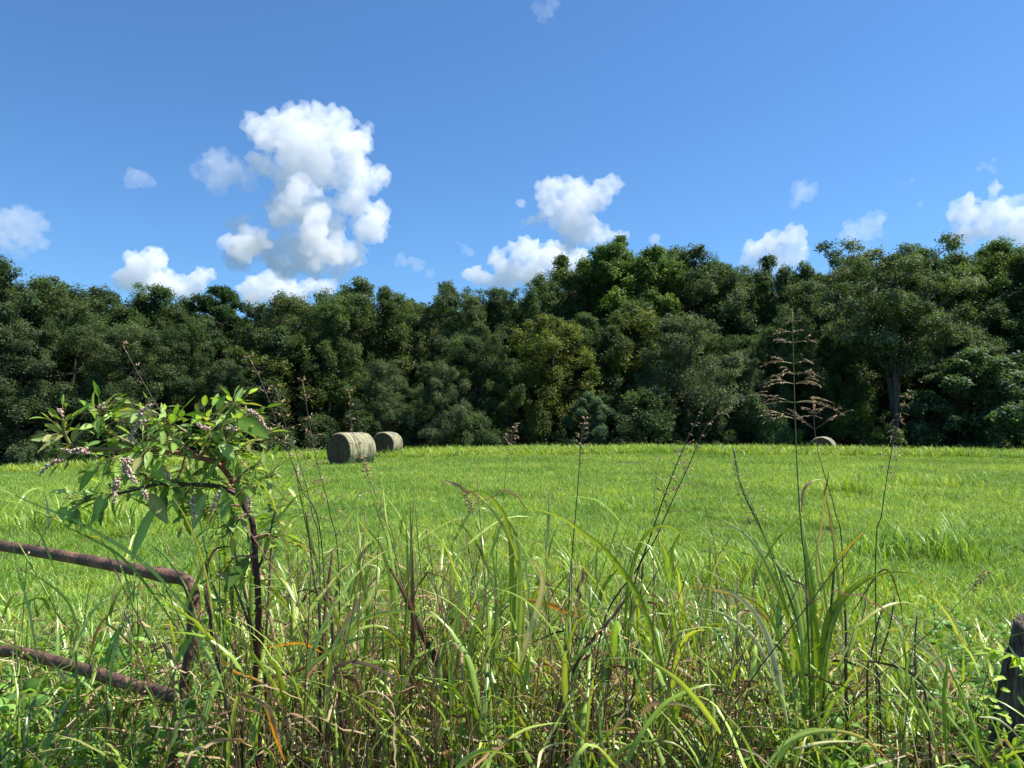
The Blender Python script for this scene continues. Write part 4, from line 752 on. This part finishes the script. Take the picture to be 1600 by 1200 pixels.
# ------------------------------------------------------------------ the tangle of weeds (nobody could count it)
rg = np.random.default_rng(2024)
ENVX = (-100, 0, 150, 300, 450, 600, 750, 900, 1000, 1100, 1200, 1280, 1350, 1450, 1600, 1700)
ENVY = (925, 930, 925, 850, 785, 790, 790, 815, 850, 880, 860, 880, 960, 1010, 1020, 1020)
def top_at(px, Y): return CAMZ - (np.interp(px, ENVX, ENVY) - 667 - 45 * (np.asarray(px) < 280) * (np.asarray(Y) > 3)) / F * Y
def thicket(n, Y0, Y1, name, label, hmul=(.45, 1.0), dead=.3, seed=0, nleaf=(4, 8), xr=(-120, 1720), dark=.45):
    rg = np.random.default_rng(seed); gm = MB(); dm = MB(); sm = MB()
    for _ in range(n):
        px = rg.uniform(*xr); Y = rg.uniform(Y0, Y1); h = max(.25, top_at(px, Y) * rg.uniform(*hmul)); h *= .8 if (px < 280 and Y < 2.7) else 1; x = (px - 800) / F * Y
        base = np.array((x, Y, float(H(x, Y)))); ln = rg.normal(0, .16, 2) * h
        isd = rg.random() < dead; cp = smooth_path((base, base + (ln[0] * .3, ln[1] * .3, h * .5), base + (ln[0], ln[1], h * .95)), 9)
        s = np.linspace(0, 1, 9); c0 = np.array(DP if rg.random() < dark else (.10, .15, .03)); c1 = np.array(GN if not isd else BN)
        tube(sm, cp, rg.uniform(.0018, .0034) * (1 - .6 * s), mixc(c0, c1, s), 5)
        k = 14; nl = rg.integers(*nleaf); hh = np.sort(rg.uniform(.12, .98, nl)); q = hh * 8; j = np.minimum(q.astype(int), 7); f = (q - j)[:, None]; b = cp[j] * (1 - f) + cp[j + 1] * f
        a0 = rg.uniform(0, 6.28); az = a0 + np.arange(nl) * math.pi + rg.normal(0, .5, nl)
        dd = (rg.random(nl) < (.85 - hh * .5 if isd else .42 - hh * .42))
        L = rg.uniform(.18, .5, nl) * (1.1 - .35 * hh); sp = arch(b, az, rg.uniform(.15, .75, nl) + dd * .5, rg.uniform(.25, 1.5, nl) + dd * .7, L, k, 1.4, np.where(rg.random(nl) < .25 + .4 * dd, rg.uniform(.5, 1.8, nl), 0), rg.uniform(.3, .75, nl))
        sp += np.cumsum(rg.normal(0, .0016, sp.shape), 1) * (1 + 2 * dd)[:, None, None]
        side = np.stack((-np.sin(az), np.cos(az), 0 * az), -1)[:, None].repeat(k, 1); T = unit(np.gradient(sp, axis=1)); th = (rg.normal(0, .3, nl)[:, None] + rg.normal(0, .7, nl)[:, None] * np.linspace(0, 1, k)[None] * (1 + 2 * dd[:, None]))[..., None]
        side = side * np.cos(th) + np.cross(T, side) * np.sin(th); wd = (rg.uniform(.006, .020, nl) / 2 * (1 - .35 * dd))[:, None] * wprof(k, .5, 1.8)[None]
        g = np.array([GN, LG, GN, (.18, .31, .05), (.26, .38, .07), (.11, .2, .03)]); d_ = np.array([DS, BN, DP, (.27, .16, .09), (.33, .25, .13)])
        c = np.where(dd[:, None], d_[rg.integers(0, 5, nl)], g[rg.integers(0, 6, nl)]) * rg.uniform(.8, 1.25, (nl, 1))
        tipc = np.where(rg.random((nl, 1)) < .3, np.array(DS)[None], c); col = c[:, None] + (tipc - c)[:, None] * sstep(.6, 1, np.linspace(0, 1, k))[None, :, None]
        for m_, mk in ((gm, ~dd), (dm, dd)):
            if mk.any(): ribbon(m_, sp[mk], wd[mk], side[mk], col[mk], .25)
    out = []
    for nm, m_, mt, lb in (('green_blades', gm, M_weed, label + ': its green leaves'), ('dry_blades', dm, M_dry, label + ': its dead brown leaves'), ('stalks', sm, M_stem, label + ': its thin stalks')):
        tag(m_.build(nm, mt), lb, 'weeds', kind='stuff')
thicket(520, 2.05, 2.9, 'weeds', 'front tangle of tall weeds along the fence', (.3, 1.0), .58, 1)
thicket(850, 2.6, 4.4, 'weeds', 'rear tangle of tall weeds along the fence', (.35, .92), .42, 2)
thicket(75, 2.1, 3.3, 'weeds', 'sparse taller stems standing above the tangle of weeds', (1.0, 1.16), .5, 3, (2, 5))
thicket(210, 2.0, 3.0, 'weeds', 'dead dark brown stalks with hanging dry leaves in the middle of the weeds', (.55, 1.04), .95, 4, (1, 4), (320, 1150), 1.0)
# grass, broken straw and vine leaves filling the bottom
n = 11000; px = rg.uniform(-150, 1750, n); Y = rg.uniform(2.0, 5.6, n); x = (px - 800) / F * Y; b = np.column_stack((x, Y, H(x, Y)))
az = rg.uniform(0, 6.283, n); k = 6; sp = arch(b, az, rg.uniform(0, .7, n), rg.uniform(.4, 1.9, n), rg.uniform(.25, .65, n), k)
side = np.stack((-np.sin(az), np.cos(az), 0 * az), -1)[:, None].repeat(k, 1); pal = np.array([GN, LG, (.17, .3, .04), (.1, .2, .03), YE]); col = pal[rg.integers(0, 5, n)] * rg.uniform(.7, 1.25, (n, 1)); dr = rg.random(n) < .16; col[dr] = np.array(DS) * rg.uniform(.5, 1.1, (dr.sum(), 1))
mb = MB(); flat_ribbon(mb, sp, (rg.uniform(.004, .011, n) / 2)[:, None] * wprof(k)[None], side, col[:, None].repeat(k, 1)); tag(mb.build('rank_grass', M_weed), 'rank knee high grass filling the fence line under the tall weeds', 'grass', kind='stuff')
n = 2300; px = rg.uniform(-150, 1750, n); Y = rg.uniform(1.9, 4.2, n); x = (px - 800) / F * Y; z = rg.uniform(.1, .75, n) * np.clip(top_at(px, Y) / 1.1, .4, 1)
d = unit(np.column_stack((rg.normal(0, 1, n), rg.normal(0, .7, n), rg.normal(0, .55, n)))); L = rg.uniform(.1, .45, n)[:, None]; c = np.column_stack((x, Y, z)); k = 5
s = np.linspace(-.5, .5, k)[None, :, None]; sp = c[:, None] + d[:, None] * L[:, None] * s + (rg.normal(0, .1, (n, 1, 3)) * L[:, None]) * (s ** 2 * 4)
side = unit(np.cross(d, rg.normal(0, 1, (n, 3))))[:, None].repeat(k, 1); pal = np.array([DS, BN, DP, (.3, .22, .14), (.5, .42, .28), (.12, .07, .04)]); col = pal[rg.integers(0, 6, n)] * rg.uniform(.7, 1.2, (n, 1))
mb = MB(); ribbon(mb, sp, np.broadcast_to((rg.uniform(.0012, .0045, n))[:, None], (n, k)) * (1 - .5 * np.abs(np.linspace(-1, 1, k)))[None], side, col[:, None].repeat(k, 1), .4)
tag(mb.build('dead_straw', M_dry), 'broken dead brown stalks and straw caught in the weeds', 'dead grass', kind='stuff')
def vine_leaves(n, name, label, dens, zr, Lr, seed, pal, Ymax=4.6):
    rg = np.random.default_rng(seed); px = rg.uniform(-150, 1750, n * 4); keep = rg.random(n * 4) < dens(px); px = px[keep][:n]; n = len(px)
    Y = rg.uniform(1.9, Ymax, n); x = (px - 800) / F * Y
    cl = rg.uniform(0, 1, n); z = H(x, Y) + rg.uniform(*zr, n) * (.75 + .35 * np.sin(x * 5 + Y * 4) * np.cos(x * 2.3 - Y * 6)); b = np.column_stack((x, Y, z))
    az = rg.uniform(0, 6.283, n); k = 6; L = rg.uniform(*Lr, n); sp = arch(b, az, rg.uniform(.9, 1.5, n), rg.uniform(.0, .8, n), L, k)
    side = np.stack((-np.sin(az), np.cos(az), 0 * az), -1)[:, None].repeat(k, 1); T = unit(np.gradient(sp, axis=1)); th = rg.normal(0, .5, n)[:, None, None]; side = side * np.cos(th) + np.cross(T, side) * np.sin(th)
    prof = np.array((.08, .8, 1.0, .8, .42, .02)); wd = (L * rg.uniform(.28, .42, n))[:, None] * prof[None]; pal = np.array(pal); col = pal[rg.integers(0, len(pal), n)] * rg.uniform(.7, 1.25, (n, 1))
    mb = MB(); ribbon(mb, sp, wd, side, col[:, None].repeat(k, 1), .2); tag(mb.build(name, M_broad), label, 'vine', kind='stuff')
vine_leaves(9500, 'vine_leaves', 'broad green vine leaves covering the foot of the weeds', lambda p: np.interp(p, (-150, 250, 400, 900, 1100, 1300, 1500, 1750), (1, 1, .45, .4, .6, 1, .9, .6)), (.08, .62), (.03, .065), 5, [(.1, .2, .03), (.14, .27, .04), (.07, .15, .025), (.18, .32, .06)])
vine_leaves(4200, 'vine_leaves', 'larger green vine leaves round the foot of the rusty gate and by the old post', lambda p: np.interp(p, (-150, 300, 360, 1200, 1300, 1550, 1600, 1750), (1, 1, 0, 0, .8, .8, .3, .1)), (.3, .74), (.035, .075), 8, [(.12, .24, .035), (.18, .33, .05), (.08, .17, .03), (.24, .4, .08)], 3.3)
vine_leaves(5000, 'small_leaves', 'small bright leaflets scattered low among the weeds', lambda p: p * 0 + .9, (.05, .75), (.014, .032), 6, [(.14, .28, .04), (.2, .36, .06), (.1, .2, .03)])
# fresh sprig on the post
spr = tag(empty('vine_sprig', tuple(P(1590, 1040, 2.25))), 'fresh yellow green sprig climbing the old wooden post', 'vine')
sb, lb = MB(), MB(); pts = [P(1640, 1100, 2.3), P(1600, 1035, 2.27), P(1570, 1020, 2.24), P(1545, 1018, 2.22)]; sp = smooth_path(pts, 14); tube(sb, sp, .0014, (.25, .3, .08), 5)
for i in range(70):
    b = sp[rg.integers(3, 14)] if i < 26 else P(rg.uniform(1545, 1620), rg.uniform(1040, 1200), 2.28); d = unit(rg.normal(0, 1, 3) * np.array((1, .5, .5)) + np.array((-.5, 0, .1))); ovate(lb, b, d, np.array((0, -.4, 1.)), rg.uniform(.025, .045), rg.uniform(.012, .02), (.34, .46, .06), rg, k=7)
sb.build('stem', M_stem, spr); lb.build('leaves', M_broad, spr)

# ------------------------------------------------------------------ clouds: real white volumes far away
def cloud_mat(name, dens, scatter=(1, 1, 1), nscale=0.004, lo=.35, hi=.55):
    m, nt, out = new_mat(name); L = nt.links
    pv = node(nt, "ShaderNodeVolumePrincipled", Density=dens, Anisotropy=.1); pv.inputs['Color'].default_value = (*scatter, 1)
    L.new(pv.outputs[0], out.inputs['Volume'])
    return m
CD = 1600.0
M_cloud = cloud_mat('cloud_mat', .02); M_wisp = cloud_mat('thin_cloud_mat', .007)
tex = bpy.data.textures.new('cloud_shape', 'CLOUDS'); tex.noise_scale = 70; tex.noise_depth = 2
def vor(name, scale):
    t = bpy.data.textures.new(name, 'VORONOI'); t.noise_scale = scale; t.distance_metric = 'DISTANCE_SQUARED'; t.noise_intensity = 1.6; return t
tex1 = vor('cloud_billow', 42); tex2 = vor('cloud_curl', 17); tex3 = bpy.data.textures.new('cloud_fray', 'CLOUDS'); tex3.noise_scale = 9; tex3.noise_depth = 3
def cloud(blobs, label, mat, dist=CD, squash=.8, seed=0, vox=5, a1=60, a2=18):
    rgc = np.random.default_rng(seed); import bmesh
    bm = bmesh.new()
    f_ = dist / CD; vox *= f_
    for (px, py, r, *dd_) in blobs:
        dist_ = dist + (dd_[0] if dd_ else 0)
        n = 5 if r > 12 else 2
        for j in range(n):
            c = P(px, py, dist_); rr = r * 1.02 * dist_ / F
            off = rgc.normal(0, .38, 3) * rr if j else np.zeros(3); rr2 = rr * (.62 if j else .85)
            off[2] = abs(off[2]) * .8 if j else 0
            bmesh.ops.create_icosphere(bm, subdivisions=2, radius=rr2, matrix=Matrix.Translation(Vector(c + off)))
    me = bpy.data.meshes.new('cloud'); bm.to_mesh(me); bm.free()
    o = bpy.data.objects.new('cloud', me); sc.collection.objects.link(o)
    rm = o.modifiers.new('r', 'REMESH'); rm.mode = 'VOXEL'; rm.voxel_size = vox
    for t_, s_ in ((tex, a1 * .8), (tex1, -a1 * .7), (tex2, -a2 * 1.3), (tex3, a2 * .7)):
        d = o.modifiers.new('d', 'DISPLACE'); d.texture = t_; d.strength = s_ * f_; d.mid_level = .5; d.texture_coords = 'GLOBAL'
    r2 = o.modifiers.new('r2', 'REMESH'); r2.mode = 'VOXEL'; r2.voxel_size = vox * .62
    for t_, s_ in () and ((tex, a1), (tex1, -a1 * .8), (tex2, -a2 * .9), (tex3, a2 * .7)):
        d = o.modifiers.new('d', 'DISPLACE'); d.texture = t_; d.strength = s_ * f_; d.mid_level = .45; d.texture_coords = 'GLOBAL'
    dg = bpy.context.evaluated_depsgraph_get(); m2 = bpy.data.meshes.new_from_object(o.evaluated_get(dg))
    for md in list(o.modifiers): o.modifiers.remove(md)
    o.data = m2; m2.materials.clear(); m2.materials.append(mat)
    v = np.zeros(len(m2.vertices) * 3, np.float32); m2.vertices.foreach_get('co', v); v = v.reshape(-1, 3); c = v.mean(0)
    m2.vertices.foreach_set('co', (v - c).ravel()); o.location = c; m2.update()
    m2.polygons.foreach_set('use_smooth', np.ones(len(m2.polygons), bool))
    return tag(o, label, 'cloud', 'fair weather clouds')
cloud([(412, 195, 20), (440, 205, 30), (425, 225, 22), (470, 410, 26), (520, 412, 18), (390, 408, 20), (450, 420, 20), (450, 330, 26), (445, 300, 26), (435, 270, 24), (415, 250, 16), (470, 375, 30), (480, 205, 30), (515, 208, 32), (540, 225, 32), (500, 235, 40), (450, 245, 36), (562, 262, 24), (562, 292, 22), (570, 310, 18), (520, 270, 26), (480, 280, 30),
       (460, 310, 26), (470, 300, 15, -170), (462, 325, 18, -170), (480, 340, 20, -170), (500, 362, 20, -170), (520, 385, 20, -170), (540, 398, 16, -170), (500, 395, 22, -150), (388, 375, 15, -170), (372, 385, 13, -170), (400, 368, 11, -170), (475, 345, 28), (500, 355, 24), (515, 385, 26), (545, 395, 18), (480, 390, 34), (440, 390, 30), (400, 395, 26), (440, 350, 22), (385, 385, 18), (550, 320, 18), (565, 335, 22), (580, 350, 18), (588, 365, 12),
       (380, 355, 14), (365, 385, 14), (510, 405, 24), (430, 405, 24), (560, 385, 10)],
      'towering white cumulus cloud with a grey base, the biggest in the sky', M_cloud)
cloud([(335, 250, 18), (360, 270, 26), (330, 275, 16), (385, 285, 18), (350, 290, 16)], 'soft grey white cloud joined to the left side of the towering cloud', M_wisp, dist=1560, seed=1, vox=5, a1=40)
cloud([(215, 272, 13), (205, 282, 13), (228, 284, 14), (240, 290, 7)], 'small pale triangular cloud at upper left', M_wisp, seed=2, vox=4, a1=14, a2=10)
cloud([(20, 350, 26), (-10, 360, 30), (45, 365, 22), (50, 380, 16), (20, 385, 18), (70, 388, 8), (60, 345, 10)], 'soft cloud cut by the left edge above the wood', M_wisp, seed=3, vox=5, a1=40)
cloud([(210, 420, 20), (235, 415, 22), (200, 440, 18), (235, 445, 26), (265, 440, 14), (285, 437, 12), (310, 440, 18), (290, 455, 20), (325, 432, 10)], 'bright white lumpy cloud touching the treetops at left', M_cloud, dist=2600, seed=4, vox=5, a1=34, a2=14)
cloud([(405, 448, 18), (425, 442, 16), (440, 455, 20), (400, 465, 20), (470, 450, 14), (455, 465, 20), (495, 455, 14), (515, 445, 8)], 'white low cloud behind the treetops under the towering cloud', M_cloud, dist=2600, seed=5, vox=5, a1=34, a2=14)
cloud([(860, 310, 22), (885, 305, 24), (915, 315, 26), (940, 305, 20), (875, 335, 26), (840, 345, 16), (910, 345, 26), (850, 325, 18), (895, 365, 20), (925, 370, 20), (950, 368, 14), (970, 370, 12), (885, 385, 14), (815, 320, 7)],
      'ragged white cloud in the middle of the sky', M_cloud, seed=6, vox=5, a1=40, a2=20)
cloud([(755, 430, 14), (785, 415, 16), (820, 400, 22), (845, 400, 18), (870, 395, 18), (800, 430, 22), (835, 425, 26), (875, 420, 24), (770, 440, 14), (740, 433, 10), (905, 405, 14)], 'bright white heaped cloud rising behind the middle treetops', M_cloud, dist=2600, seed=7, vox=5, a1=34, a2=14)
cloud([(1025, 378, 10), (1035, 385, 8)], 'tiny white cloud peeping over the bright green treetops', M_cloud, seed=8, vox=3, a1=14, a2=8)
cloud([(1180, 395, 14), (1205, 385, 18), (1235, 378, 20), (1250, 385, 14), (1215, 405, 22), (1185, 420, 20), (1240, 400, 16), (1165, 410, 8)], 'bright white cloud behind the treetops right of the middle', M_cloud, seed=9, vox=4, a1=28, a2=12)
cloud([(1250, 295, 14), (1262, 300, 14), (1245, 310, 13), (1238, 322, 9), (1268, 296, 9)], 'small wispy cloud high above the right part of the wood', M_wisp, seed=10, vox=4, a1=24, a2=14)
cloud([(1350, 355, 18), (1335, 368, 16), (1365, 350, 14), (1380, 345, 8), (1355, 370, 16)], 'soft white cloud above the spreading tree', M_wisp, seed=11, vox=4, a1=26, a2=14)
cloud([(1512, 318, 14), (1510, 335, 18), (1495, 345, 14), (1540, 340, 20), (1570, 335, 20), (1600, 345, 24), (1555, 300, 10), (1570, 315, 10), (1590, 318, 12), (1560, 360, 24), (1595, 365, 24), (1530, 362, 20), (1500, 362, 12)], 'large white cloud cut by the right edge above the wood', M_cloud, seed=12, vox=5, a1=30, a2=14)
cloud([(1540, 258, 10), (1550, 262, 10), (1532, 265, 8)], 'small soft cloud near the upper right edge', M_wisp, seed=13, vox=3, a1=18, a2=10)
cloud([(625, 408, 9), (645, 414, 11), (660, 418, 9), (670, 425, 5)], 'thin ragged cloud right of the foot of the towering cloud', M_wisp, seed=14, vox=3, a1=22, a2=12)
cloud([(718, 380, 8), (728, 387, 8), (736, 394, 5)], 'faint small cloud left of the middle cloud', M_wisp, seed=15, vox=3, a1=16, a2=9)
cloud([(1412, 289, 6), (1424, 284, 5), (1434, 280, 3)], 'faint streak of cloud between the small wispy cloud and the upper right one', M_wisp, seed=16, vox=3, a1=9, a2=6)
cloud([(1437, 318, 6)], 'faintest tiny puff below the streak of cloud', M_wisp, seed=17, vox=3, a1=8, a2=5)
cloud([(840, 10, 11), (862, 12, 11), (848, 30, 9), (835, -6, 9), (870, 0, 9)], 'faint wisp of cloud at the top edge of the sky', cloud_mat('faint_cloud_mat', .0035), seed=18, vox=4, a1=24, a2=14)
